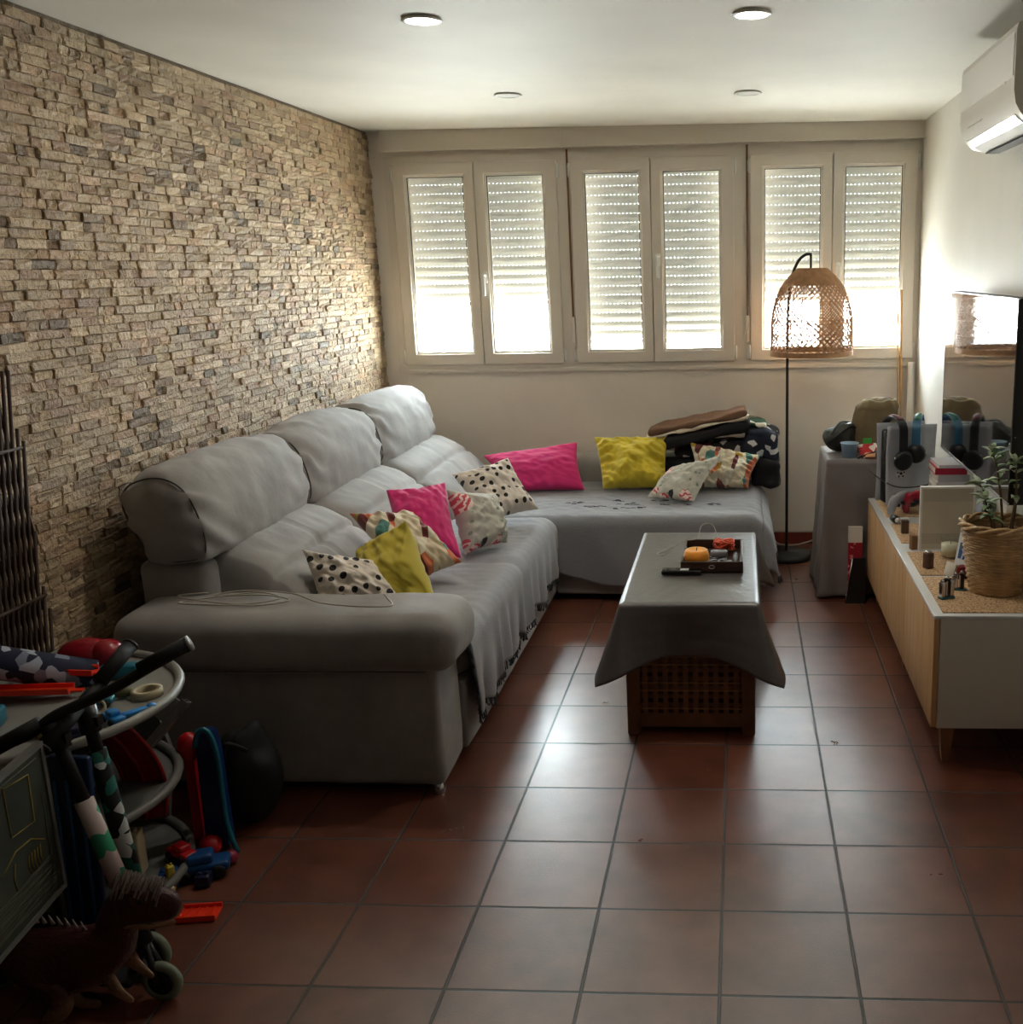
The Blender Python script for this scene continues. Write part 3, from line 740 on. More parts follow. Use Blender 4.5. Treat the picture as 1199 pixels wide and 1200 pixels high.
# ------------------------------------------------------------------ pale cable on the armrest
b=MB(); ptsc=[(-.42,1.12),(-.50,1.08),(-.44,1.03),(-.25,1.0),(-.14,1.05),(-.24,1.10),(-.40,1.06),(-.46,1.0),(-.34,.97),(-.18,.99),(-.10,1.03),(-.2,1.07),(-.38,1.09),(-.30,1.13),(-.12,1.09),(.0,1.02),(.12,.97),(.22,.95),(.255,.99),(.22,1.05),(.20,1.08)]
b.tube(catmull([(x,y,.638+(.004*(i%3))) for i,(x,y) in enumerate(ptsc)],6),.0028,6)
tag(obj('charging_cable',b,M_cable),'thin pale cable coiled on top of the near sofa armrest','cable')
# ================================================================== STORAGE COFFEE TABLE
M_walnut=mat('brown_stained_wood',(104,66,38),.5,var=.2,vscale=14,bump=.0008,bscale=60)
M_walnut2=mat('light_brown_stained_wood',(134,92,56),.5,var=.2,vscale=14)
t=thing('crate_coffee_table','brown slatted wooden storage table standing on the tiles under a grey cloth','coffee table',(1.19,1.89,0)); MT=Matrix.Translation((-1.19,-1.89,0))
tx0,tx1,ty0,ty1,tz=.955,1.425,1.39,2.39,.505
b=MB(); b.rbox(tx0,tx1,ty0,ty1,tz-.025,tz,.006,2,0,MT); obj('lid',b,M_walnut,t)
for (x,y) in ((tx0,ty0),(tx1-.05,ty0),(tx0,ty1-.05),(tx1-.05,ty1-.05)):
    b=MB(); b.rbox(x,x+.05,y,y+.05,0,tz-.025,.008,2,0,MT); obj('corner_post',b,M_walnut,t)
for (ax,pos,lo,hi) in (('y',ty0+.012,tx0+.05,tx1-.05),('y',ty1-.03,tx0+.05,tx1-.05),('x',tx0+.012,ty0+.05,ty1-.05),('x',tx1-.03,ty0+.05,ty1-.05)):
    b=MB()
    def bb(u0,u1,d0,d1,z0,z1,mi):
        if ax=='y': b.box(u0,u1,pos+d0,pos+d1,z0,z1,mi,MT)
        else: b.box(pos+d0,pos+d1,u0,u1,z0,z1,mi,MT)
    bb(lo,hi,0,.018,.03,.085,0); bb(lo,hi,0,.018,tz-.075,tz-.025,0)
    z=.105
    while z<tz-.09: bb(lo,hi,.009,.017,z,z+.017,0); z+=.034
    n=int((hi-lo)/.034); st=(hi-lo)/n
    for i in range(n):
        u=lo+st*(i+.25); bb(u,u+st*.5,0,.0085,.085,tz-.075,0)
    k=0
    for z in (.10,.17,.20,.27,.30,.37,.40): bb(lo,hi,-.002,.0005,z,z+.006,1)
    obj('lattice_panel',b,[M_walnut,M_walnut2],t)
b=MB(); b.box(tx0+.03,tx1-.03,ty0+.03,ty1-.03,.03,.045,0,MT); obj('bottom_board',b,M_walnut,t)
# draped cloth (perimeter strips flaring at the corners)
def drape(x0,x1,y0,y1,z,drop,cdrop,flare,cflare,n_side,n_c,nv,rip,seed,sidedrop=None,topn=14):
    """grid: perimeter x rings; returns MB in world coords"""
    b=MB(); segs=[]; c=.012
    cor=[(x1-c,y0+c,-PI/2),(x1-c,y1-c,0),(x0+c,y1-c,PI/2),(x0+c,y0+c,PI)]
    st=[((x0+c,y0),(x1-c,y0),(0,-1),0),((x1,y0+c),(x1,y1-c),(1,0),1),((x1-c,y1),(x0+c,y1),(0,1),2),((x0,y1-c),(x0,y0+c),(-1,0),3)]
    per=[]   # (x,y,nx,ny,cornerness,side)
    for k in range(4):
        a,bb,nn,sd=st[k]
        ns=n_side
        for i in range(ns):
            t_=i/ns; L=math.dist(a,bb); e=min(t_,1-t_)*L
            per.append((a[0]+(bb[0]-a[0])*t_,a[1]+(bb[1]-a[1])*t_,nn[0],nn[1],max(0,1-e/.16)**1.3*.6,sd))
        cx,cy,a0=cor[k]
        for i in range(n_c):
            an=a0+PI/2*i/n_c; t_=i/n_c
            per.append((cx+c*math.cos(an),cy+c*math.sin(an),math.cos(an),math.sin(an),.6+.4*(1-abs(2*t_-1))**1.2,(k if t_<.5 else (k+1)%4)))
    n=len(per); vs=[]; fs=[]
    for j in range(nv+1):
        v=j/nv
        for (x,y,nx,ny,cn,sd) in per:
            D=(sidedrop[sd] if sidedrop else drop)*(1-cn)+cdrop*cn
            off=(flare*(1-cn)+cflare*cn)*v**1.1+.005*min(1,v*8)
            ps=x*nx+y*ny; s=(x*ny-y*nx)
            off+=rip*v*(math.sin((x+y)*31+seed)+nz(x,y,v+seed,6))*(1-.6*cn)
            rz_=.006*(1-math.exp(-v*12))
            vs.append((x+nx*off,y+ny*off,z-rz_-D*v+.006*nz(x*3,y*3,seed)*v))
    for j in range(nv):
        for i in range(n): fs.append((j*n+i,j*n+(i+1)%n,(j+1)*n+(i+1)%n,(j+1)*n+i))
    # top: concentric rings collapsing to the centre line
    cx,cy=(x0+x1)/2,(y0+y1)/2; prev=list(range(n)); 
    for r in range(1,topn):
        k=1-r/topn; o=len(vs)
        for (x,y,*_) in per: vs.append((cx+(x-cx)*k,cy+(y-cy)*k,z+.0015*nz(x*k,y*k,seed,30)))
        cur=list(range(o,o+n)); fs+=[(prev[i],cur[i],cur[(i+1)%n],prev[(i+1)%n]) for i in range(n)]; prev=cur
    fs.append(tuple(prev)); b.add(vs,fs,0,True); return b
def satin(name,rgb,rough,bs):
    m=mat(name,rgb,rough,bump=.0016,bscale=bs,var=.06,vscale=10); return m
M_cloth=satin('grey_coated_tablecloth',(84,80,78),.36,38); M_cloth.node_tree.nodes['Principled BSDF'].inputs['Specular IOR Level'].default_value=.9
o=obj('tablecloth',drape(.94,1.44,1.375,2.405,.512,.180,.275,.010,.120,40,14,22,.004,1.,[.185,.17,.185,.17]),M_cloth,fixn=False)
sd=o.modifiers.new('thick','SOLIDIFY'); sd.thickness=.002; sd.offset=1
tag(o,'grey coated cloth draped over the slatted coffee table with hanging corners','tablecloth')
# tray and the things in it
TX,TY,TZ=1.262,1.93,.5155
M_dwood=mat('dark_brown_wood_tray',(58,36,26),.4,var=.15,vscale=20)
t=thing('tray','dark brown wooden tray with low sides on the coffee table cloth','tray',(TX,TY,TZ))
w,dp,h=.122,.175,.045
b=MB(); b.box(-w,w,-dp,dp,0,.006); obj('bottom',b,M_dwood,t)
for (x0,x1,y0,y1) in ((-w,w,-dp,-dp+.01),(-w,w,dp-.01,dp),(-w,-w+.01,-dp+.01,dp-.01),(w-.01,w,-dp+.01,dp-.01)):
    b=MB(); b.rbox(x0,x1,y0,y1,0,h,.003,2); obj('side',b,M_dwood,t)
b=MB(); b.tube([(.0+.011*math.cos(a),-dp-.002,.024+.006*math.sin(a)) for a in [2*PI*i/16 for i in range(16)]],.0018,6,closed=True); obj('metal_clasp',b,M_chrome,t)
M_wax=mat('orange_candle_wax',(236,160,46),.5,sheen=.1); M_wax.node_tree.nodes['Principled BSDF'].inputs['Subsurface Weight'].default_value=.25
t=thing('candle','round orange candle in the near left corner of the tray','candle',(TX-.062,TY-.095,TZ+.006))
b=MB(); b.lathe([(.030,0),(.044,.010),(.050,.03),(.050,.048),(.045,.064),(.040,.068),(.034,.066),(.001,.062)],36,cap1=False); obj('wax',b,M_wax,t)
b=MB(); b.tube([(0,0,.06),(.001,0,.07),(.003,0,.076)],.0015,6); obj('wick',b,M_black,t)
M_or=mat('orange_red_plastic_net',(222,84,42),.5)
b=MB()
for k in range(5):
    pts=[]; p=Vector((TX+.02,TY+.08+.015*k,TZ+.03))
    for i in range(26):
        pts.append(Vector((TX+.0+.085*random.random(),TY+.07+.075*random.random(),TZ+.022+.038*random.random())))
    b.tube(catmull(pts,4),.0028,5)
o=obj('string_tangle',b,M_or); tag(o,'bright orange tangled string heap at the back of the tray','string')
b=MB(); b.tube(catmull([(TX-.10,TY+.06,TZ+.025),(TX-.14,TY+.10,TZ+.05),(TX-.20,TY+.06,TZ+.01),(TX-.235,TY+.10,TZ+.003),(TX-.20,TY+.15,TZ+.003),(TX-.13,TY+.12,TZ+.05),(TX-.07,TY+.13,TZ+.06),(TX-.05,TY+.17,TZ+.105),(TX-.005,TY+.18,TZ+.105),(TX+.02,TY+.13,TZ+.05)],6),.0018,6)
tag(obj('wire',b,M_cable),'thin pale wire looping out of the tray onto the cloth','wire')
M_key=mat('dark_steel',(60,60,64),.3,metal=.8)
t=thing('key_bunch','bunch of dark steel keys in the near right of the tray','keys',(TX+.035,TY-.06,TZ+.006))
b=MB(); b.tube([(.018*math.cos(a),.018*math.sin(a),.006+.004*math.sin(2*a)) for a in [2*PI*i/20 for i in range(20)]],.0015,6,closed=True); obj('ring',b,M_chrome,t)
for i in range(5):
    a=i*1.25; M=Matrix.Rotation(a,4,'Z')@Matrix.Translation((.018,0,.006+.004*i))
    b=MB(); b.lathe([(.013,0),(.013,.0025)],16,0,M@Matrix.Translation((.012,0,0))); b.box(.022,.058,-.004,.004,0,.0025,0,M); obj('key',b,M_key,t)
b=MB(); b.rbox(TX-.01,TX+.06,TY+.0,TY+.035,TZ+.006,TZ+.040,.012,3); tag(obj('lighter_box',b,mat('grey_plastic',(128,130,134),.4)),'small grey plastic box in the middle of the tray','box')
b=MB(); b.rbox(TX+.08,TX+.10,TY-.10,TY+.03,TZ+.006,TZ+.028,.006,2,0,None); tag(obj('pen_case',b,M_black),'narrow black case lying along the right side of the tray','case')
# telephone / remote
t=thing('remote_control','black remote control with a pale screen lying on the coffee table cloth','remote control',(1.145,1.745,TZ),-.03)
b=MB(); b.rbox(-.078,.078,-.024,.024,0,.018,.005,3); obj('body',b,mat('glossy_black_plastic',(14,14,15),.2),t)
b=MB(); b.box(-.005,.028,-.017,.017,.018,.0188); obj('screen',b,mat('pale_lcd',(200,204,204),.2),t)
for i in range(9):
    b=MB(); x=-.066+.02*(i%3); y=-.014+.014*(i//3); b.rbox(x,x+.012,y-.004,y+.004,.0175,.0195,.0015,2); obj('button',b,mat('button_grey',(60,60,62),.5) if i==0 else bpy.data.materials['button_grey'],t)
# ================================================================== FLOOR LAMP
M_rat=mat('honey_rattan',(158,118,82),.65,var=.18,vscale=30)
LX,LY=1.78,3.80; PX=1.645
t=thing('floor_lamp','floor lamp with black arched pole and woven rattan shade in front of the right window','floor lamp',(PX,LY,0)); TL=Matrix.Translation((-PX,-LY,0))
b=MB(); b.lathe([(.001,0),(.150,0),(.155,.006),(.152,.030),(.135,.036),(.02,.040),(.012,.046),(.001,.048)],44,0,TL,cap0=False,cap1=False,cx=PX,cy=LY); obj('base',b,M_blackm,t)
b=MB(); pp=[(PX,LY,.04),(PX,LY,.9),(PX+.002,LY,1.40),(PX+.02,LY,1.60),(PX+.055,LY,1.70),(PX+.095,LY,1.738),(LX-.01,LY,1.742)]
b.tube(catmull(pp,8),.0085,10,0,True,TL); b.tube([(LX-.008,LY,1.748),(LX-.008,LY,1.655)],.007,10,0,True,TL); obj('pole',b,M_blackm,t)
sp_=[(.078,1.665),(.092,1.655),(.125,1.625),(.155,1.590),(.182,1.545),(.205,1.490),(.218,1.440),(.226,1.390),(.228,1.33),(.229,1.26),(.229,1.19)]
SPc=catmull([(r,z,0) for r,z in sp_],6); SL=[0]
for i in range(len(SPc)-1): SL.append(SL[-1]+(SPc[i+1]-SPc[i]).length)
def sh(s):
    s=max(0,min(1,s))*SL[-1]
    for i in range(len(SL)-1):
        if s<=SL[i+1]+1e-9:
            k=(s-SL[i])/(SL[i+1]-SL[i]); q=SPc[i].lerp(SPc[i+1],k); return q.x,q.y
shade=None
b=MB()
def ringat(s,r,dr=0):
    R_,z=sh(s); b.tube([(LX+(R_+dr)*math.cos(a),LY+(R_+dr)*math.sin(a),z) for a in [2*PI*i/48 for i in range(48)]],r,6,0,True,TL,closed=True)
b=MB()
# close-woven crown and hem band
n=0
for i in range(20): ringat(.005+.0125*i,.0036,.0)
shade_top=b
b=MB()
for i in range(5): ringat(1-.0105*i,.0042)
hem=b
b=MB()
for s in (.45,.66,.82): ringat(s,.0028)
rings=b
b=MB()
N=40
for d in (1,-1):
    for k in range(N):
        a0=2*PI*k/N; pts=[]
        for i in range(27):
            s=.22+.78*i/26; R_,z=sh(s); a=a0+d*(s-.22)*2.3; R2=R_+.0022*math.sin(i*PI+ (0 if d>0 else PI))
            pts.append((LX+R2*math.cos(a),LY+R2*math.sin(a),z))
        b.tube(pts,.0030,4,0,True,TL)
for d in (1,-1):
    for k in range(34):
        a0=2*PI*(k+.5)/34; pts=[]
        for i in range(16):
            s=.62+.38*i/15; R_,z=sh(s); a=a0+d*(s-.6)*3.6
            pts.append((LX+R_*math.cos(a),LY+R_*math.sin(a),z))
        b.tube(pts,.0020,4,0,True,TL)
for k in range(8):
    a=2*PI*k/8+.2; b.tube([(LX+sh(i/20)[0]*math.cos(a),LY+sh(i/20)[0]*math.sin(a),sh(i/20)[1]) for i in range(21)],.003,5,0,True,TL)
for k in range(48):
    a=2*PI*k/48
    b.tube([(LX+sh(i/12*.36)[0]*math.cos(a+.25*math.sin(i*.26)),LY+sh(i/12*.36)[0]*math.sin(a+.25*math.sin(i*.26)),sh(i/12*.36)[1]) for i in range(13)],.0028,4,0,True,TL)
shade=obj('lamp_shade',b,M_rat,t)
obj('woven_crown',shade_top,M_rat,shade); obj('hem_band',hem,M_rat,shade); obj('ring',rings,M_rat,shade)
b=MB(); b.lathe([(.018,1.60),(.02,1.66)],16,0,TL,cx=LX-.008,cy=LY); obj('socket',b,M_blackm,t)
b=MB(); b.tube(catmull([(1.50,4.09,.10),(1.56,4.085,.075),(1.60,4.05,.02),(1.70,4.03,.015),(1.80,4.06,.03),(1.86,4.09,.05)],6),.005,6); tag(obj('power_cable',b,M_cable),'pale cable lying behind the floor lamp base along the skirting','cable')
b=MB(); b.rbox(1.515,1.56,4.06,4.105,.03,.085,.008,2); tag(obj('plug',b,M_white),'white plug at the skirting behind the lamp base','plug')

# ================================================================== TV CABINET
def wood_mat(name,c0,c1,axis=(18,2,2)):
    m,nt,b=new_mat(name); L=nt.links; tc=nd(nt,'ShaderNodeTexCoord'); mp=nd(nt,'ShaderNodeMapping'); mp.inputs['Scale'].default_value=axis
    L.new(tc.outputs['Object'],mp.inputs['Vector']); n=nd(nt,'ShaderNodeTexNoise',Scale=2.2,Detail=6.,Distortion=1.2); L.new(mp.outputs[0],n.inputs['Vector'])
    r=ramp(nt,[(.3,c0),(.7,c1)],'LINEAR'); L.new(n.outputs['Fac'],r.inputs['Fac']); L.new(r.outputs['Color'],b.inputs['Base Color']); b.inputs['Roughness'].default_value=.5
    return m
M_oak=wood_mat('light_oak_veneer',(176,134,88),(204,164,116),(14,14,1.2)); M_oakd=wood_mat('oak_end_grain',(120,84,50),(142,102,64),(10,10,1))
M_cabw=mat('white_lacquer',(206,200,190),.4); M_topw=mat('white_glass_top',(220,222,222),.15)
CX0,CX1,CY0,CY1=2.035,2.405,1.17,2.97
t=thing('tv_cabinet','low white TV cabinet with three oak doors on tapered legs along the right wall','cabinet',(2.22,2.07,0)); TC=Matrix.Translation((-2.22,-2.07,0))
b=MB(); b.box(CX0,CX1,CY0,CY0+.018,.14,.528,0,TC); b.box(CX0,CX1,CY1-.018,CY1,.14,.528,0,TC); b.box(CX0,CX1,CY0+.018,CY1-.018,.14,.158,0,TC); b.box(CX1-.01,CX1,CY0+.018,CY1-.018,.158,.528,0,TC); b.box(CX0,CX1,CY0+.018,CY1-.018,.51,.528,0,TC); 
for yy in (1.77,2.37): b.box(CX0,CX1-.01,yy-.009,yy+.009,.158,.51,0,TC)
obj('body',b,M_cabw,t)
b=MB(); b.rbox(2.012,CX1,CY0-.002,CY1+.002,.529,.541,.002,1,0,TC); obj('top_panel',b,M_topw,t)
for i in range(3):
    y0=CY0+.6*i; b=MB(); b.rbox(2.014,2.0335,y0+.0015,y0+.5985,.143,.527,.0012,1,0,TC); obj('door',b,M_oak,t)
for (lx,ly) in ((2.075,1.215),(2.365,1.215),(2.075,2.925),(2.365,2.925),(2.075,2.07),(2.365,2.07)):
    b=MB(); o_=(-1 if lx<2.2 else 1)*.0
    vs=[(lx-.024,ly-.024,.14),(lx+.024,ly-.024,.14),(lx+.024,ly+.024,.14),(lx-.024,ly+.024,.14),(lx-.012,ly-.012,0),(lx+.012,ly-.012,0),(lx+.012,ly+.012,0),(lx-.012,ly+.012,0)]
    b.add(vs,[(0,1,2,3),(7,6,5,4),(0,4,5,1),(1,5,6,2),(2,6,7,3),(3,7,4,0)],0,False,TC); obj('leg',b,M_oakd,t)
ZT=.5412
def cork_mat():
    m,nt,b=new_mat('cork'); L=nt.links; tc=nd(nt,'ShaderNodeTexCoord'); v=nd(nt,'ShaderNodeTexNoise',Scale=160.,Detail=4.); L.new(tc.outputs['Object'],v.inputs['Vector'])
    r=ramp(nt,[(.36,(104,72,46)),(.45,(188,152,112)),(.6,(206,176,138))],'LINEAR'); L.new(v.outputs['Fac'],r.inputs['Fac']); L.new(r.outputs['Color'],b.inputs['Base Color']); b.inputs['Roughness'].default_value=.9; return m
M_cork=cork_mat()
for i,(y0,y1,x1,lb) in enumerate(((1.195,1.60,2.38,'speckled cork mat at the near end of the TV cabinet under the basket'),(1.625,1.95,2.37,'speckled cork mat under the candle glass'),(2.09,2.42,2.33,'speckled cork mat under the game controllers'),(2.56,2.93,2.33,'speckled cork mat under the game console'))):
    b=MB(); b.rbox(2.045,x1,y0,y1,ZT,ZT+.004,.0015,1); tag(obj('cork_mat',b,M_cork),lb,'mat','cork mats on the TV cabinet')
ZM=ZT+.0042
# --- wooden blocks
M_dblk=wood_mat('dark_walnut_block',(70,46,32),(96,66,46),(30,30,3))
for i,(x,y,w,h,z,m,lb) in enumerate(((2.082,2.25,.030,.058,ZM,M_dblk,'dark wooden block beside the controllers, farthest of the three'),(2.078,2.0,.026,.058,ZT,M_oakd,'lighter brown wooden block standing on the bare white top between mats'),(2.088,1.715,.030,.060,ZM,M_dblk,'dark wooden block with a metal cap left of the candle glass'))):
    t=thing('wooden_block',lb,'wooden block',(x,y,z),.3*i,'small wooden blocks on the TV cabinet')
    b=MB(); b.rbox(-w/2,w/2,-w/2,w/2,0,h,.002,1); obj('block',b,m,t)
    if i==2:
        b=MB(); b.lathe([(w*.42,h),(w*.42,h+.006),(w*.3,h+.008)],16); obj('metal_cap',b,M_chrome,t)
# --- candle glass
t=thing('candle_glass','short clear glass with a cream candle on the cork mat','candle',(2.20,1.86,ZM))
def clearglass():
    m,nt,b=new_mat('clear_glass'); b.inputs['Transmission Weight'].default_value=1; b.inputs['Roughness'].default_value=.0; b.inputs['Base Color'].default_value=(.96,.98,.97,1); b.inputs['IOR'].default_value=1.45; return m
M_cg=clearglass()
b=MB(); b.lathe([(.001,0),(.030,0),(.036,.006),(.041,.085),(.0395,.085),(.0345,.010),(.001,.008)],32,cap0=False,cap1=False); obj('glass',b,M_glass,t)
b=MB(); b.lathe([(.001,.0085),(.0335,.0105),(.0372,.056),(.001,.055)],32,cap0=False,cap1=False); obj('wax',b,mat('cream_wax',(232,224,196),.5),t)
b=MB(); b.tube([(0,0,.055),(.001,0,.065)],.0012,5); obj('wick',b,M_black,t)
# --- white framed panel
t=thing('canvas_frame','white framed beige panel standing upright behind the candle glass','picture frame',(2.205,1.985,ZT),.02)
M_bei=mat('beige_woven_panel',(200,193,176),.8,bump=.0006,bscale=300); M_bei2=mat('greyer_woven_band',(184,177,162),.8)
b=MB()
for (x0,x1,z0,z1) in ((-.108,-.100,0,.265),(.100,.108,0,.265),(-.1,.1,0,.008),(-.1,.1,.257,.265)): b.box(x0,x1,-.014,.014,z0,z1)
obj('frame',b,M_white,t)
b=MB(); b.box(-.1,.1,-.0125,.0125,.008,.257); pn=obj('panel',b,M_bei,t)
for (z0,z1) in ((.205,.256),(.03,.075)):
    b=MB(); b.box(-.0995,.0995,-.0132,-.0125,z0,z1); obj('band',b,M_bei2,pn)
# --- game console with two headsets
M_gcw=mat('matt_white_plate',(176,178,184),.5)
t=thing('game_console','tall upright game console with white curved plates and a football sticker','game console',(2.165,2.80,ZM),.30)
def plate(y,sg):
    def f(u,v):
        x=-.125+.25*u; z=.02+.375*v
        fl=.012*(2*v-1)**2+.010*(2*u-1)**2
        return (x+ .008*math.sin(v*PI)*(-1 if u<.5 else 1)*0,y+sg*fl,z)
    b=MB(); b.grid(f,14,18); o=obj('side_plate',b,M_gcw,t,fixn=False); sd=o.modifiers.new('th','SOLIDIFY'); sd.thickness=.005; sd.offset=0; return o
plate(-.040,-1); plate(.040,1)
b=MB(); b.rbox(-.118,.112,-.030,.030,.02,.372,.012,3); core=obj('core',b,mat('gloss_black_core',(12,12,13),.25),t)
b=MB(); b.lathe([(.06,0),(.06,.008),(.03,.012),(.025,.02)],28); obj('stand',b,M_black,t)
b=MB()
fc=Matrix.Translation((-.045,-.0455,.165))@Matrix.Rotation(PI/2,4,'X')
b.lathe([(.001,0),(.024,0),(.024,.001),(.001,.001)],32,0,fc,cap0=False,cap1=False)
def penta(cx,cy,r,a0): 
    pts=[(cx+r*math.cos(a0+2*PI*i/5),cy+r*math.sin(a0+2*PI*i/5)) for i in range(5)]
    b.prism(pts,.001,.0018,1,fc,axis='z')
penta(0,0,.008,PI/2)
for i in range(5): a=PI/2+2*PI*i/5; penta(.0175*math.cos(a),.0175*math.sin(a),.0052,a+PI)
obj('football_sticker',b,[mat('sticker_white',(214,214,214),.5),M_black],t)
M_cush=mat('black_leatherette',(22,21,22),.5)
def headset(label,c,ax,w,drop,band,col2,rz_):
    t=thing('headphones',label,'headphones',c,rz_,'headphones hung over the game console')
    # local x is the span of the band, z up ; c is top of the console
    pts=[(-w,0,-drop),(-w*1.02,0,-drop*.5),(-w*.95,0,-.01),(-w*.55,0,.020),(0,0,.030),(w*.55,0,.020),(w*.95,0,-.01),(w*1.02,0,-drop*.5),(w,0,-drop)]
    P=catmull(pts,5); b=MB(); vs=[]; n=len(P)
    for i,p in enumerate(P):
        tt=(P[min(i+1,n-1)]-P[max(i-1,0)]).normalized(); nn=Vector((-tt.z,0,tt.x)); hw=.020
        for (a,bb) in ((1,-1),(1,1),(-1,1),(-1,-1)): vs.append(p+nn*(.005*a)+Vector((0,hw*bb,0)))
    fs=[(i*4+e,i*4+(e+1)%4,(i+1)*4+(e+1)%4,(i+1)*4+e) for i in range(n-1) for e in range(4)]+[(0,1,2,3),(n*4-1,n*4-2,n*4-3,n*4-4)]
    b.add(vs,fs,0,True); bo=obj('headband',b,band,t,autosm=40)
    b=MB(); m=[p for p in P[n//3:2*n//3]]; 
    b.tube([p+Vector((0,-.0,.006)) for p in m],.013,8,0,True,None,False,.5); obj('pad',b,col2,bo)
    for sg in (-1,1):
        M=Matrix.Translation((sg*w,0,-drop-.015))@Matrix.Rotation(PI/2,4,'Y')
        b=MB(); b.lathe([(.001,-.020),(.036,-.019),(.045,-.008),(.048,.006),(.042,.018),(.028,.021),(.001,.018)],28,0,M,cap0=False,cap1=False); cu=obj('ear_cup',b,M_black,t)
        b=MB(); MM=M@Matrix.Translation((0,0,-sg*.018)); b.tube([MM@Vector((.027*math.cos(a),.027*math.sin(a),0)) for a in [2*PI*i/24 for i in range(24)]],.011,8,closed=True); obj('ear_cushion',b,M_cush,cu)
    return t
ztop=ZM+.395
headset('black headphones with a dark red inner band hung on the left of the game console',(2.105,2.785,ztop+.004),0,.088,.150,M_black,mat('dark_red_pad',(96,30,42),.6),-1.20)
headset('black headphones with a blue and green band hung on the right of the game console',(2.225,2.825,ztop+.004),0,.085,.125,mat('steel_blue_band',(54,104,136),.4),mat('green_band_edge',(40,110,86),.5),1.30)
# --- game controllers
def controller(label,c,rz_,m,tilt):
    t=thing('game_controller',label,'game controller',c,rz_,'game controllers in front of the console')
    R_=Matrix.Rotation(tilt,4,'X')
    b=MB(); b.ell((0,0,.028),(.062,.022,.030),24,14,0,R_)
    for sg in (-1,1):
        b.tube(catmull([(sg*.048,0,.035),(sg*.062,.004,.005),(sg*.060,.006,-.030),(sg*.052,.006,-.052)],5),[.022]*6+[.020]*5+[.016]*3+[.011]*2,12,0,True,R_)
    o=obj('body',b,m,t)
    for sg in (-1,1):
        b=MB(); b.lathe([(.009,0),(.008,.010),(.012,.014),(.001,.016)],16,0,R_@Matrix.Translation((sg*.024,-.018,.012))@Matrix.Rotation(PI/2,4,'X'),cap1=False); obj('thumb_stick',b,M_black,t)
    b=MB()
    for (dx,dz) in ((0,.009),(.009,0),(0,-.009),(-.009,0)): b.lathe([(.004,0),(.0035,.003)],10,0,R_@Matrix.Translation((.042+dx,-.019,.035+dz))@Matrix.Rotation(PI/2,4,'X'))
    obj('button',b,M_chrome,t)
controller('grey and black game controller propped upright left of the red one',(2.115,2.60,ZM+.056),.9,mat('light_grey_plastic',(150,150,152),.4),.25)
controller('red game controller propped upright before the console',(2.20,2.60,ZM+.060),.3,mat('deep_red_plastic',(150,18,44),.3),.2)
M_lens=mat('dark_lens',(10,10,14),.1)
t=thing('webcam','small white and black camera lying before the controllers','camera',(2.085,2.43,ZM),.3)
b=MB(); b.lathe([(.001,-.024),(.016,-.022),(.018,.0),(.016,.02),(.001,.021)],20,0,Matrix.Translation((-.02,0,.02))@Matrix.Rotation(PI/2,4,'X')); obj('housing',b,M_black,t)
b=MB(); b.lathe([(.001,0),(.011,0),(.012,.004),(.001,.006)],16,0,Matrix.Translation((-.02,-.022,.02))@Matrix.Rotation(PI/2,4,'X')); obj('lens',b,M_white,t)
b=MB(); b.rbox(.0,.05,-.012,.012,.004,.022,.005,2); obj('stem',b,M_white,t)
b=MB(); b.tube(catmull([(1.995,2.90,.72),(2.01,2.80,.70),(2.08,2.70,.665),(2.15,2.68,.655),(2.24,2.66,.67),(2.30,2.62,.70),(2.345,2.60,.69)],6),.003,6); tag(obj('cable',b,M_black),'black cable strung across the front of the game console','cable')
b=MB(); b.tube(catmull([(2.17,2.35,ZM+.004),(2.18,2.42,ZM+.04),(2.24,2.46,ZM+.06),(2.31,2.40,ZM+.03)],6),.0022,6); tag(obj('usb_cable',b,mat('pinkish_cable',(170,110,120),.5)),'thin pinkish cable beside the red controller','cable')
b=MB(); b.rbox(2.16,2.32,2.30,2.36,ZM,ZM+.016,.004,2); tag(obj('wooden_tray',b,mat('yellow_wood',(188,150,84),.5)),'narrow yellowish wooden piece lying behind the framed panel','wood')
# --- books and game cases below the television
bk=[((206,204,200),'book'),((178,176,172),'b'),((196,190,184),'b'),((158,158,160),'b'),((210,206,200),'b'),((186,182,178),'b'),((176,30,52),'b'),((214,212,214),'b')]
z=ZT; M_page=mat('book_pages',(220,214,200),.8)
for i,(c,_) in enumerate(bk):
    h=(.040,.036,.034,.040,.034,.034,.030,.014)[i]; dx=random.uniform(-.006,.006); 
    t=thing('book',['pale grey book at the very bottom of the stack under the television','grey book second from the bottom of the stack','cream grey book third from the bottom of the stack','darker grey book in the middle of the stack','off-white book just above the middle of the stack','light grey book directly under the red one','red book near the top of the stack','thin white and pink booklet on top of the stack'][i],'book',(2.318+dx,2.55,z),random.uniform(-.04,.04),'books stacked under the television')
    mm=mat('book_cover_%d'%i,c,.45)
    b=MB(); b.box(-.07,.07,-.095,.095,0,.002); b.box(-.07,.07,-.095,.095,h-.0025,h-.0005); b.box(-.07,.07,-.095,-.093,.002,h-.0025); obj('cover',b,mm,t)
    b=MB(); b.box(-.067,.067,-.093,.092,.002,h-.0025); obj('pages',b,M_page,t)
    z+=h
M_bl=mat('translucent_blue_case',(40,92,190),.25); M_bl2=mat('dark_blue_case',(40,62,120),.3)
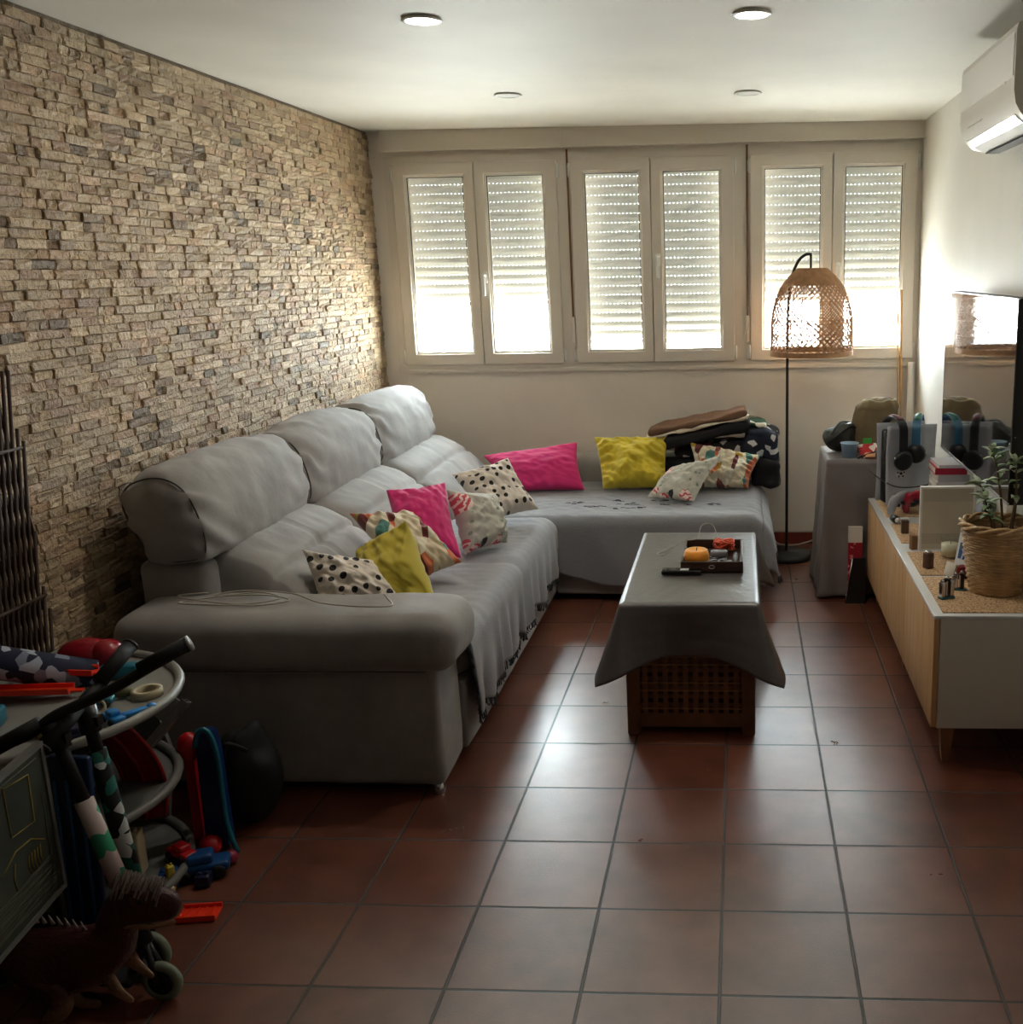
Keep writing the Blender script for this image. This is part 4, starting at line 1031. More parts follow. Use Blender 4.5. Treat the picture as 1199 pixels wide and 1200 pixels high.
for i in range(11):
    zz=ZT+.0145*i
    o=obj('game_case',MB().rbox(-.068,.068,-.085,.085,0,.0138,.002,1),M_bl if i%3 else M_bl2,None,(2.312+random.uniform(-.004,.004),2.31,zz),(0,0,random.uniform(-.05,.05)))
    tag(o,'blue game case in the pile just behind the framed panel'+(', topmost of its pile' if i==10 else ''),'game case','blue game cases piled behind the framed panel')
# slim dark cases standing behind the frame
b=MB(); b.rbox(-.006,.006,-.07,.07,0,.19,.002,1); o=obj('slim_case',b,mat('grey_case',(120,122,126),.4),None,(2.345,2.13,ZT),(0,.10,.1)); tag(o,'slim grey case standing on edge right of the framed panel','case')
b=MB(); b.rbox(-.006,.006,-.07,.07,0,.19,.002,1); o=obj('slim_case',b,M_black,None,(2.368,2.12,ZT),(0,.10,.1)); tag(o,'slim black case standing on edge against the grey one','case')
# --- small metal models on teal bases
M_teal=mat('teal_plastic',(30,96,100),.4)
def mm_(label,c,rz_,tall):
    t=thing('metal_model',label,'ornament',c,rz_,'little metal models beside the basket')
    b=MB(); b.rbox(-.028,.028,-.014,.014,0,.006,.002,1); obj('base',b,M_teal,t)
    for i,(x,h) in enumerate(tall):
        b=MB(); b.rbox(x-.009,x+.009,-.009,.009,.006,h,.003,2); o=obj('block',b,M_black if i%2 else M_chrome,t)
        b=MB(); b.box(x-.0095,x-.0045,-.0105,-.0085,.012,h-.006); obj('chrome_strip',b,M_chrome,o)
        b=MB(); b.lathe([(.007,h),(.007,h+.006),(.003,h+.009)],12,0,None,cx=x,cy=0); obj('cap',b,M_chrome,o)
mm_('little black and chrome metal model on a teal base at the near cabinet edge',(2.085,1.345,ZM),.5,((-.018,.062),(.0,.070),(.019,.066)))
mm_('smaller chrome metal model touching the left foot of the basket',(2.145,1.44,ZM),-.2,((-.010,.056),(.011,.062)))
# --- card and small red box next to the basket
t=thing('greeting_card','white folded card with a picture standing behind the basket','card',(2.215,1.70,ZM),.5)
b=MB(); b.add([(0,-.05,0),(0,.05,0),(.025,.05,.13),(.025,-.05,.13)],[(0,1,2,3)]); b.add([(.05,-.05,0),(.05,.05,0),(.0255,.05,.13),(.0255,-.05,.13)],[(0,3,2,1)])
o=obj('card',b,mat('card_paper',(214,216,218),.5),t,fixn=False); sd=o.modifiers.new('th','SOLIDIFY'); sd.thickness=.0008
b=MB(); b.add([(.0045,-.035,.035),(.0045,.035,.035),(.0165,.035,.095),(.0165,-.035,.095)],[(0,1,2,3)]); b.v=[(x-.002,y,z) for x,y,z in b.v]; pc=obj('picture',b,blob_mat('blue_print',[(0,(60,90,140)),(.4,(180,186,196)),(.7,(90,110,130))],30),t)
sd=pc.modifiers.new('th','SOLIDIFY'); sd.thickness=.0005
b=MB(); b.rbox(-.02,.02,-.02,.02,0,.045,.003,1); tag(obj('small_box',b,mat('dark_red_card',(120,20,30),.5),None,(2.185,1.585,ZM),(0,0,.3)),'tiny dark red box beside the left of the basket','box')
b=MB(); b.rbox(-.012,.004,-.03,.03,0,.052,.002,1); tag(obj('photo_block',b,mat('cream_card',(196,188,172),.5),None,(2.150,1.60,ZM),(0,.25,.4)),'small cream card leaning on the tiny red box','card')
b=MB(); b.lathe([(.018,0),(.018,.07),(.010,.085),(.010,.10),(.001,.101)],20); tag(obj('white_bottle',b,M_white,None,(2.372,1.70,ZT)),'small white bottle behind the basket under the television','bottle')
b=MB(); b.lathe([(.022,0),(.024,.06),(.020,.11),(.001,.112)],20); tag(obj('dark_jar',b,mat('dark_plum_glass',(50,24,34),.25),None,(2.335,1.80,ZT)),'dark plum jar behind the basket','jar')
b=MB(); b.rbox(-.03,.03,-.012,.012,0,.13,.006,2); tag(obj('yellow_packet',b,mat('yellow_packet_print',(208,180,60),.4),None,(2.36,1.60,ZT),(0,0,.3)),'small yellow packet behind the basket','packet')

# ------------------------------------------------------------------ basket with plant
BX,BY=2.272,1.435
t=thing('basket','round woven wicker basket at the near end of the TV cabinet','basket',(BX,BY,ZM))
M_wick=mat('golden_wicker',(188,154,110),.5,var=.25,vscale=25)
b=MB(); rows=26; H=.255
for j in range(rows):
    v=j/(rows-1); R_=.085+.036*v**.8; z=.006+H*.90*v; pts=[]
    for i in range(96):
        a=2*PI*i/96; w=.0022*math.sin(14*a+PI*j); rr=R_+w+.0015*nz(a,j*.7,0,2); pts.append((rr*math.cos(a),rr*math.sin(a),z+.0015*nz(math.cos(a)*2,j,math.sin(a)*2)))
    b.tube(pts,.0052,6,closed=True)
obj('woven_wall',b,M_wick,t)
b=MB()
for k in range(3):
    pts=[]
    for i in range(110):
        a=2*PI*i/110; th=4*a+2*PI*k/3; rr=.1235+.008*math.cos(th); pts.append((rr*math.cos(a),rr*math.sin(a),.006+H*.92+.010*math.sin(th)))
    b.tube(pts,.0065,6,closed=True)
obj('braided_rim',b,M_wick,t)
b=MB()
for i in range(16):
    a=2*PI*(i+.5)/16; b.tube([(.084*math.cos(a),.084*math.sin(a),.004),(.120*math.cos(a),.120*math.sin(a),.006+H*.9)],.003,5)
obj('stake',b,M_wick,t)
b=MB(); b.lathe([(.001,0),(.084,0),(.084,.004),(.001,.004)],32,cap0=False,cap1=False); obj('bottom',b,M_wick,t)
t=thing('potted_plant','leafy jade-like plant with thick grey-green leaves growing out of the wicker basket','plant',(BX,BY,ZM+.0045))
b=MB(); b.lathe([(.001,.0),(.072,0),(.095,.19),(.088,.19),(.086,.175),(.001,.175)],28,cap0=False,cap1=False); obj('pot',b,mat('brown_plastic_pot',(70,48,36),.5),t)
b=MB(); b.lathe([(.085,.172),(.05,.180),(.001,.182)],24,cap0=False,cap1=False); obj('soil',b,mat('soil',(42,32,26),.95,bump=.004,bscale=60),t)
M_stem=mat('woody_stem',(96,76,54),.8); M_leaf=mat('grey_green_leaf',(120,146,100),.35,var=.25,vscale=14); M_leaf2=mat('pale_leaf_top',(176,190,160),.35,var=.15,vscale=14)
st=[([(-.01,.0,.18),(-.03,-.01,.26),(-.055,-.02,.33)],1),([(.02,.01,.18),(.01,.02,.32),(-.015,.0,.44),(-.04,-.02,.50)],1),([(.03,-.02,.18),(.05,-.02,.34),(.04,-.03,.46)],1),([(.0,.03,.18),(-.02,.06,.30),(-.05,.09,.36)],1),([(.05,.02,.18),(.07,.04,.35),(.06,.03,.52)],1)]
random.seed(5)
stem=MB(); leafs=[MB(),MB()]
def leaf(b,p,d,up,L,Wd):
    d=d.normalized(); s=d.cross(up).normalized(); n=s.cross(d)
    vs=[];M=[]
    for i in range(7):
        u=i/6; w=Wd*math.sin(PI*(u**.75))*.5+.0008
        c=p+d*(L*u)+n*(-.25*L*u*u)
        for k in range(3):
            q=(k-1); vs.append(c+s*(w*q)+n*(.10*L*abs(q)*math.sin(PI*u)))
        for k in range(3):
            q=(k-1); vs.append(c+s*(w*q*.98)+n*(.10*L*abs(q)*math.sin(PI*u)-.0016-.0016*(1-abs(q))))
    fs=[]
    for i in range(6):
        o=i*6; e=o+6
        fs+=[(o,o+1,e+1,e),(o+1,o+2,e+2,e+1),(o+3,e+3,e+4,o+4),(o+4,e+4,e+5,o+5),(o,e,e+3,o+3),(o+2,o+5,e+5,e+2)]
    b.add(vs,fs,0,True)
for (pts,_) in st:
    P=catmull(pts,5); stem.tube(P,[.0055-.003*i/len(P) for i in range(len(P))],6)
    for i,p in enumerate(P):
        if i<len(P)*.42: continue
        for k in range(2 if i<len(P)-1 else 6):
            a=random.uniform(0,2*PI); el=random.uniform(-.1,.9)
            d=Vector((math.cos(a)*math.cos(el),math.sin(a)*math.cos(el),math.sin(el)))
            leaf(leafs[random.random()<.45],p,d,Vector((0,0,1)),random.uniform(.034,.055),random.uniform(.016,.024))
obj('stem',stem,M_stem,t); obj('leaf',leafs[0],M_leaf,t)['kind']='stuff'; obj('leaf',leafs[1],M_leaf2,t)['kind']='stuff'

# ================================================================== TELEVISION
t=thing('television','large flat television on the right wall above the cabinet, reflecting the windows','television',(2.33,2.037,.853))
y0,y1,h=-.607,.607,.703
b=MB(); b.rbox(-.028,.034,y0,y1,0,h,.004,2); obj('casing',b,M_black,t)
b=MB(); b.box(-.0305,-.0282,y0+.004,y1-.004,.008,h-.004); obj('screen',b,mat('glossy_screen',(10,11,13),.06,spec=1.1,coat=1.),t)
b=MB(); b.box(-.032,-.026,y0,y1,-.001,.008); b.box(-.0315,-.026,y1-.004,y1,.0,h); b.box(-.0315,-.026,y0,y1,h-.004,h); obj('silver_edge',b,mat('brushed_silver',(190,190,190),.3,metal=.9),t)
b=MB(); b.box(.034,.088,-.15,.15,.2,.5); obj('wall_bracket',b,M_blackm,t)
# ================================================================== AIR CONDITIONER
t=thing('air_conditioner','white wall air conditioner high on the right wall under the ceiling','air conditioner',(2.32,1.70,2.075)); TA=Matrix.Translation((-2.32,-1.70,-2.075))
M_ac=mat('white_ac_plastic',(206,202,192),.35)
ax0=[(2.42,2.385),(2.245,2.387),(2.224,2.38),(2.219,2.36),(2.219,2.19),(2.226,2.15),(2.245,2.118),(2.27,2.096),(2.33,2.078),(2.42,2.075)]
b=MB(); b.prism([(x,z) for x,z in ax0],1.31,2.10,0,TA,False,'y'); o=obj('housing',b,M_ac,t,autosm=30)
b=MB(); b.prism([(2.2185,2.36),(2.2165,2.35),(2.2165,2.235),(2.2185,2.228)],1.325,2.085,0,TA); obj('front_panel',b,M_white,t)
b=MB(); b.prism([(2.238,2.124),(2.236,2.120),(2.262,2.098),(2.30,2.083),(2.302,2.0865),(2.265,2.102)],1.36,2.06,0,TA); obj('louvre',b,mat('silvery_louvre',(226,228,224),.15,coat=.5),t)
b=MB(); b.box(2.31,2.36,1.36,2.06,2.0755,2.0805,0,TA); obj('air_slot',b,M_black,t)
b=MB()
for k in range(8): b.box(2.2215,2.2235,1.96-.03*k,1.972-.03*k,2.158,2.163,0,TA)
b.box(2.2165,2.219,1.42,1.44,2.222,2.232,0,TA); obj('marking',b,mat('pale_marking',(226,224,216),.5),t)
b=MB(); b.lathe([(.006,0),(.006,.012)],10,0,Matrix.Translation((2.408,1.72,2.02))@Matrix.Rotation(PI/2,4,'Y')); tag(obj('wall_plug',b,M_black),'tiny dark hole plug on the wall just below the air conditioner','plug')

# ================================================================== SIDE TABLE WITH CLOTH (right corner)
M_mauve=satin('grey_mauve_tablecloth',(122,114,112),.5,30)
o=obj('tablecloth',drape(1.81,2.36,3.035,3.46,.722,.695,.700,.020,.06,44,12,30,.020,4.,[.695,.695,.69,.70]),M_mauve,fixn=False)
sd=o.modifiers.new('t','SOLIDIFY'); sd.thickness=.002; tag(o,'long grey mauve tablecloth hanging to the floor over the small corner table','tablecloth')
t=thing('side_table','small table hidden under the long mauve cloth in the right corner','table',(2.085,3.25,0)); TS=Matrix.Translation((-2.085,-3.25,0))
b=MB(); b.box(1.818,2.352,3.043,3.452,.695,.7185,0,TS); obj('tabletop',b,M_oakd,t)
for (x,y) in ((1.84,3.07),(2.33,3.07),(1.84,3.42),(2.33,3.42)):
    b=MB(); b.box(x-.018,x+.018,y-.018,y+.018,0,.695,0,TS); obj('leg',b,M_oakd,t)
ZS=.7235
t=thing('drawstring_bag','khaki canvas drawstring bag standing on the mauve tablecloth','bag',(2.06,3.30,ZS))
M_khaki=mat('khaki_canvas',(118,100,70),.85,bump=.002,bscale=60,var=.12,vscale=10)
def bag(u,v):
    a=2*PI*u; k=v
    R_=.118*(1-.10*(2*k-.7)**2) if k<.75 else .118*(.966-((k-.75)/.25)**2*.72)
    g=1+ .10*max(0,k-.55)*math.sin(a*11+3*nz(math.cos(a),k,1))
    lean=.045*k**1.5
    return (R_*g*math.cos(a)*1.0+lean,R_*g*.75*math.sin(a),.30*k+.012*nz(math.cos(a),math.sin(a),k*2,2)-(.02*((k-.85)/.15)**2 if k>.85 else 0))
b=MB(); b.grid(bag,64,30,closeu=True); n=len(b.v); b.f.append(tuple(range(64))[::-1]); b.mi.append(0); b.sm.append(True); b.f.append(tuple(range(n-64,n))); b.mi.append(0); b.sm.append(True); obj('sack',b,M_khaki,t)
b=MB(); b.tube([Vector(bag(i/48,.90))*1.0+Vector((0,0,.002)) for i in range(48)],.004,6,closed=True); b.tube(catmull([Vector(bag(.97,.93)),Vector((.14,-.03,.24)),Vector((.135,-.04,.16)),Vector((.13,-.03,.12))],5),.003,6); obj('cord',b,mat('pale_cord',(196,184,156),.8),t)
t=thing('crumpled_bag','dark olive black crumpled bag with straps left of the khaki sack','bag',(1.895,3.27,ZS))
def blob(u,v):
    a=2*PI*u; e=PI*(v-.5); r=Vector((.085*math.cos(a)*math.cos(e),.085*math.sin(a)*math.cos(e),.075+.075*math.sin(e)))
    r+=Vector((.03,0,0))*max(0,(r.z-.08)/.07)
    return r*(1+.18*nz(r.x+3,r.y,r.z,16)) + Vector((0,0,.004))
b=MB(); b.grid(blob,48,26,closeu=True); obj('body',b,mat('dark_olive_nylon',(38,36,30),.55,bump=.004,bscale=30),t)
b=MB(); b.tube(catmull([(-.07,-.05,.05),(-.02,-.095,.10),(.04,-.07,.14),(.09,0,.125)],6),.008,6,0,True,None,False,.5); b.tube(catmull([(-.05,-.06,.10),(.0,-.03,.16),(.06,.03,.15)],6),.010,6,0,True,None,False,.5); obj('strap',b,mat('black_webbing',(26,25,24),.7),t)
t=thing('plastic_tub','round pale blue plastic tub of small bits on the mauve tablecloth','tub',(1.93,3.11,ZS))
def frost(): 
    m,nt,b=new_mat('frosted_blue_plastic'); b.inputs['Base Color'].default_value=lin((170,200,226))+(1,); b.inputs['Roughness'].default_value=.35; b.inputs['Alpha'].default_value=.75; return m
b=MB(); b.lathe([(.001,0),(.034,0),(.043,.070),(.047,.072),(.047,.076),(.041,.075),(.033,.003),(.001,.003)],32,cap0=False,cap1=False); obj('tub_wall',b,frost(),t)
b=MB()
for i in range(26):
    a=random.uniform(0,2*PI); r=random.uniform(0,.024); b.ell((r*math.cos(a),r*math.sin(a),.012+random.uniform(0,.045)),(.009,.008,.009),8,6,random.randint(0,2))
o=obj('contents',b,[mat('blue_bits',(70,110,170),.5),mat('mauve_bits',(150,110,120),.5),M_white],t); o['kind']='stuff'
def packet(label,c,r,w,d,h,m,nm='snack_packet'):
    def f(u,v):
        x=(u-.5)*w; y=(v-.5)*d; k=(1-(2*u-1)**4)*(1-(2*v-1)**6)
        return k,x,y
    b=MB()
    for sg in (1,-1): b.grid(lambda u,v:(f(u,v)[1],f(u,v)[2],h/2+sg*(h/2*f(u,v)[0]**.6)+.003*nz(u,v,sg,5)),14,14)
    o=obj(nm,b,m,None,c,r,merge=True); return tag(o,label,'packet','snack packets on the corner table')
M_pkr=blob_mat('red_white_wrapper',[(0,(176,40,44)),(.5,(226,214,206)),(.7,(160,34,40))],32); M_pko=blob_mat('orange_cream_wrapper',[(0,(214,150,110)),(.5,(226,206,190)),(.75,(170,90,70))],26)
packet('crinkled red and white snack packet beside the plastic tub',(2.03,3.135,ZS+.022),(.9,0,.4),.11,.085,.022,M_pkr)
packet('orange and cream snack packet lying under the red and white one',(2.06,3.085,ZS+.001),(0,0,.1),.12,.08,.026,M_pko)
b=MB(); b.rbox(-.022,.022,-.004,.004,0,.085,.002,1); tag(obj('green_card',b,mat('bright_green_card',(70,170,60),.5),None,(2.03,3.185,ZS),(0,0,.1)),'small bright green card standing in front of the khaki sack','card')
b=MB(); b.tube([(0,0,0),(.11,.02,.035)],.005,8); tag(obj('marker_pen',b,M_black,None,(1.965,3.055,ZS+.0055)),'black marker pen leaning on the snack packets','pen')
# --- boxes standing on the floor between table and cabinet
M_redd=blob_mat('red_dotted_card',[(0,(158,24,40)),(.86,(216,120,120))],60)
t=thing('red_box','narrow red dotted box with white top standing between the mauve cloth and the cabinet','box',(1.955,2.985,0))
b=MB(); b.box(-.035,.035,-.012,.012,.0,.31); obj('printed_body',b,M_redd,t)
b=MB(); b.box(-.035,.035,-.012,.012,.31,.39); obj('white_top',b,M_white,t)
t=thing('black_case','flat black case with a silver edge leaning in front of the narrow red box','case',(1.945,2.945,0))
b=MB(); b.add([(-.04,-.012,0),(.06,-.012,0),(.06,.012,0),(-.04,.012,0),(-.005,-.006,.235),(.06,-.006,.235),(.06,.014,.235),(-.005,.014,.235)],[(0,3,2,1),(4,5,6,7),(0,1,5,4),(1,2,6,5),(2,3,7,6),(3,0,4,7)]); obj('case_body',b,M_black,t)
b=MB(); b.tube([(-.042,-.012,.003),(-.007,-.006,.235)],.003,6); obj('silver_edge',b,M_chrome,t)
# --- canes and roll in the corner
M_bam=mat('bamboo',(196,150,92),.5,var=.15,vscale=20)
for i,(x0,x1,z1,r,lb) in enumerate(((2.345,2.315,1.535,.0075,'thicker bamboo cane standing in the right corner by the window'),(2.335,2.290,1.53,.0035,'thin bamboo cane leaning left of the thicker one'))):
    t=thing('bamboo_cane',lb,'cane',(x0,4.06-.015*i,0),0,'bamboo canes in the corner')
    pts=[(( x1-x0)*k/12,.02*k/12,z1*k/12) for k in range(13)]
    b=MB(); b.tube(pts,r,8); o=obj('cane',b,M_bam,t)
    b=MB()
    for k in range(1,8): q=Vector(((x1-x0)*k/8,.02*k/8,z1*k/8)); b.tube([q,q+Vector((0,0,.006))],r*1.25,8)
    obj('node',b,M_bam,o)
b=MB(); b.lathe([(.021,0),(.021,1.115),(.018,1.115),(.018,1.09),(.001,1.09)],24,cap1=False); tag(obj('paper_roll',b,M_white,None,(2.385,4.06,0)),'tall white tube standing in the right corner beside the canes','tube')
# ================================================================== TOY CORNER (left foreground)
random.seed(21)
def pm(n,c,r=.45,**k): return mat(n,c,r,**k)
M_red=pm('red_plastic',(190,26,34),.35); M_orr=pm('bright_orange_red_plastic',(240,56,26),.35); M_blue=pm('blue_plastic',(24,74,130),.35); M_tl=pm('teal_blue_plastic',(26,110,130),.35)
M_gry=pm('grey_toy_plastic',(112,112,108),.45); M_lgry=pm('pale_grey_rim',(150,150,144),.4); M_crp=pm('cream_plastic',(186,172,140),.5); M_ylp=pm('yellow_plastic',(196,170,50),.4); M_sky=pm('sky_blue_plastic',(40,140,214),.3); M_dkb=pm('navy_plastic',(22,30,64),.4); M_grn=pm('green_plastic',(60,130,80),.4)
M_rub=pm('black_rubber',(12,12,12),.7)
# --- willow trellis against the wall
t=thing('willow_trellis','dark brown willow trellis leaning folded against the stone wall at the left','trellis',(-.735,.32,0))
M_wil=mat('dark_willow',(62,42,32),.7,var=.2,vscale=30)
b=MB(); ZB,ZTt=.03,1.425; y1,y0=.775,-.30
for k in range(60):
    for (dx,sg) in ((.006,1),(-.006,-1)):
        z0,z1=ZB,ZTt; lim=y1-random.uniform(0,.022)
        ya=y0-.25+.0235*k+(.012 if sg<0 else 0)
        if sg<0: ya+=.05
        yb2=ya+sg*.145*(z1-z0)
        # clip against both edges of the folded panel
        u0,u1=0.,1.
        for (lo,hi) in ((y0,lim),):
            d=yb2-ya
            ua,ub=(lo-ya)/d,(hi-ya)/d
            if ua>ub: ua,ub=ub,ua
            u0=max(u0,ua); u1=min(u1,ub)
        if u1-u0<.04: continue
        pts=[(dx,ya+(yb2-ya)*u-.32,z0+(z1-z0)*u) for u in (u0,(u0+u1)/2,u1)]
        b.tube(pts,.0052,5)
for z in (.25,.75,1.2): b.tube([(.012,y0-.32+.0,z),(.012,y1-.32-.02,z)],.005,5)
obj('lattice',b,M_wil,t)
# --- half oval toy rack
ZK=.555
t=thing('toy_rack','grey half-oval toy rack with shelves full of toys against the stone wall','rack',(-.50,.36,0)); TR=Matrix.Translation((.50,-.36,0))
def dshape(x0,xr,yc,hy,n=22):
    return [(x0,yc-hy)]+[(x0+.12+(xr-x0-.12)*math.cos(a),yc+hy*math.sin(a)) for a in [-PI/2+PI*i/n for i in range(n+1)]]+[(x0,yc+hy)]
def tray(z,xr,hy,m,nm):
    P=dshape(-.70,xr,.36,hy); b=MB(); b.prism(P,z,z+.008,0,TR,axis='z')
    pts=[(x,y,z+.015) for x,y in P]
    b.tube([Vector(p) for p in pts],.013,8,0,True,TR,closed=True,flat=1.0); return obj(nm,b,m,t)
tray(ZK,-.165,.39,M_lgry,'top_tray'); tray(.29,-.20,.36,M_gry,'middle_tray'); tray(.03,-.20,.37,M_gry,'bottom_tray')
for y in (.03,.69):
    b=MB(); b.prism([(-.69,.0),(-.40,.0),(-.36,.29),(-.42,.555),(-.69,.555)],y-.008,y+.008,0,TR); obj('side_panel',b,M_gry,t)
b=MB(); b.box(-.70,-.69,.02,.70,0,.555,0,TR); obj('back_panel',b,M_gry,t)
ZQ=ZK+.009
# things on the top tray
def simple(nm,label,cat,mb,m,c,rz=0,grp='small toys on the top tray'): return tag(obj(nm,mb,m,None,c,(0,0,rz)),label,cat,grp)
t=thing('tape_roll','cream roll of masking tape at the round end of the top tray','tape',(-.245,.43,ZQ),0)
b=MB(); b.lathe([(.026,0),(.040,0),(.040,.020),(.026,.020),(.026,0)],30,cap0=False,cap1=False); obj('roll',b,M_crp,t)
def toycar(label,c,rz,m,grp,s=1.):
    t=thing('toy_car',label,'toy car',c,rz,grp)
    b=MB(); b.rbox(-.040*s,.040*s,-.018*s,.018*s,.008*s,.024*s,.006*s,3); b.rbox(-.020*s,.018*s,-.015*s,.015*s,.022*s,.038*s,.006*s,3); obj('body',b,m,t)
    for x in (-.024,.024):
        for y in (-.019,.019):
            b=MB(); M=Matrix.Translation((x*s,y*s,.010*s))@Matrix.Rotation(PI/2,4,'X'); b.lathe([(.003*s,-.004*s),(.010*s,-.004*s),(.010*s,.004*s),(.003*s,.004*s)],16,0,M); obj('wheel',b,M_rub,t)
    return t
G1='small toys on the top tray'
toycar('navy toy car near the front rim of the top tray',(-.265,.15,ZQ),.9,M_dkb,G1,1.1)
toycar('bright blue toy car in the middle of the top tray',(-.235,.26,ZQ),-.6,M_sky,G1,.9)
toycar('teal toy car beside the tape roll on the top tray',(-.34,.36,ZQ),.3,M_tl,G1)
for i,(x,y,r,h,m,lb) in enumerate(((-.28,.24,.020,.012,M_lgry,'pale ring beside the bright blue toy car'),(-.305,.30,.024,.014,M_crp,'cream ring behind the bright blue toy car'))):
    b=MB(); M=Matrix.Rotation(1.0,4,'X'); b.lathe([(r*.7,0),(r,0),(r,h),(r*.7,h),(r*.7,0)],26,0,M,cap0=False,cap1=False); simple('toy_ring',lb,'ring',b,m,(x,y,ZQ+.021),.5)
b=MB(); b.rbox(-.05,.05,-.006,.006,0,.010,.003,2); simple('toy_stick','small red stick lying at the front rim of the top tray','stick',b,M_red,(-.225,.19,ZQ),1.0)
b=MB(); b.rbox(-.06,.06,-.008,.008,0,.012,.003,2); simple('toy_stick','orange stick lying behind the rings on the top tray','stick',b,M_orr,(-.345,.24,ZQ),.9)
b=MB(); b.ell((0,0,.018),(.016,.016,.018),16,10); b.ell((0,0,.042),(.011,.011,.011),14,8); simple('toy_figure','tiny yellow-green toy figure near the scooter stems','toy figure',b,pm('lime_plastic',(150,160,40)),(-.30,.09,ZQ))
b=MB(); b.ell((0,0,.014),(.030,.016,.014),16,10); simple('toy_figure','olive toy figure lying against the tape roll','toy figure',b,pm('olive_plastic',(92,92,54)),(-.305,.42,ZQ),.5)
b=MB(); b.rbox(-.012,.012,-.035,.035,0,.018,.005,2); b.ell((0,.04,.012),(.014,.014,.012),14,8); simple('toy_figure','sky blue toy piece pointing over the rim of the top tray','toy figure',b,M_sky,(-.20,.30,ZQ),-.7)
b=MB(); b.rbox(-.02,.02,-.02,.02,0,.03,.004,2); simple('toy_block','dark blue toy block next to the navy toy car','toy block',b,M_dkb,(-.30,.19,ZQ),.4)
b=MB(); b.rbox(-.018,.018,-.018,.018,0,.03,.004,2); simple('toy_block','dull pink toy block left of the rings','toy block',b,pm('dull_pink',(150,80,80)),(-.38,.18,ZQ),.2)
b=MB(); b.rbox(-.05,.05,-.02,.02,0,.04,.01,3); simple('toy_block','teal plastic toy piece behind the long black handlebar grip','toy block',b,M_tl,(-.40,.56,ZQ),.3)
b=MB(); b.rbox(-.06,.06,-.035,.035,0,.05,.012,3); simple('toy_block','large teal toy block under the orange tracks','toy block',b,M_tl,(-.57,.22,ZQ),.3)
b=MB(); b.rbox(-.05,.05,-.03,.03,0,.035,.01,3); simple('toy_block','long teal toy block at the left end of the rack','toy block',b,M_tl,(-.60,.11,ZQ),-.1)
# red helmet
t=thing('toy_helmet','shiny dark red toy helmet between the trellis and the handlebars','toy helmet',(-.53,.62,ZQ))
b=MB(); b.ell((0,0,.045),(.085,.06,.05),28,16); b.ell((.06,.0,.05),(.045,.05,.042),22,14); obj('shell',b,pm('dark_red_gloss',(150,16,34),.2),t)
b=MB(); b.tube([(.085*math.cos(a),.058*math.sin(a),.020) for a in [2*PI*i/30 for i in range(30)]],.006,6,closed=True); obj('rim',b,M_gry,t)
# orange race tracks
for i,(p0,p1,lb) in enumerate((((-.715,.46,.632),(-.43,.50,.605),'upper bright orange toy track lying on the rack'),((-.715,.36,.600),(-.45,.42,.585),'lower bright orange toy track lying on the rack'))):
    p0=Vector(p0);p1=Vector(p1); M=frame(p0,p1-p0,(0,0,1)); L=(p1-p0).length
    t=thing('toy_track',lb,'toy track',p0,0,'orange toy tracks on the rack'); M0=Matrix.Translation(-p0)@M
    b=MB(); b.prism([(-.024,-.004),(.024,-.004),(.024,.012),(.019,.012),(.019,.001),(-.019,.001),(-.019,.012),(-.024,.012)],0,L,0,M0,axis='x'); obj('channel',b,M_orr,t)
    b=MB(); b.box(L,L+.03,-.010,.010,-.003,.001,0,M0); obj('connector',b,M_orr,t)
# foil tube
p0=Vector((-.66,.40,.675)); M=Matrix.Translation((.0,0,0))
t=thing('patterned_tube','silver and navy patterned cardboard tube lying on top of the toy rack','tube',p0)
MM=frame((0,0,0),(.20,.14,-.10),(0,0,1))
b=MB(); b.lathe([(.046,0),(.046,.26)],32,0,MM@Matrix.Rotation(PI/2,4,'Y'),cap0=False); obj('sleeve',b,blob_mat('silver_navy_print',[(0,(24,30,54)),(.42,(170,176,190)),(.62,(30,36,60)),(.78,(120,126,144))],34),t)
b=MB(); b.lathe([(.038,-.004),(.049,-.004),(.049,.008),(.038,.008),(.036,.004)],32,0,MM@Matrix.Rotation(PI/2,4,'Y')); obj('end_ring',b,M_lgry,t)
# grey ramp pieces hanging under the top tray
t=thing('toy_ramp','grey toy ramp hanging below the round end of the top tray','toy ramp',(-.22,.50,.46))
b=MB(); M=Matrix.Rotation(-.9,4,'Y')@Matrix.Rotation(.5,4,'Z')
b.prism([(-.03,0),(.03,0),(.03,.02),(.025,.02),(.025,.004),(-.025,.004),(-.025,.02),(-.03,.02)],-.09,.06,0,M,axis='x'); obj('ramp',b,M_gry,t)
b=MB(); b.prism([(-.008,0),(.008,0),(.008,.05),(-.008,.05)],-.02,.05,0,M,axis='x'); obj('hook',b,M_lgry,t)
# red slide
b=MB()
def slide(u,v):
    a=u*1.2; x=-.27-.12*v; y=.34+.05*math.sin(a*2); z=.53-.36*u
    return (x+.03*math.sin(u*3),y+.10*u,z+.012*abs(2*v-1)**4)
b.grid(slide,30,16); 
for v in (0,.5,1): b.tube([Vector(slide(i/20,v))+Vector((0,-.008,0)) for i in range(21)],.006,6)
o=obj('toy_slide',b,pm('deep_red_toy_plastic',(150,14,22),.35)); sd=o.modifiers.new('t','SOLIDIFY'); sd.thickness=.004; tag(o,'dark red curved toy slide hanging in front of the rack','toy slide')
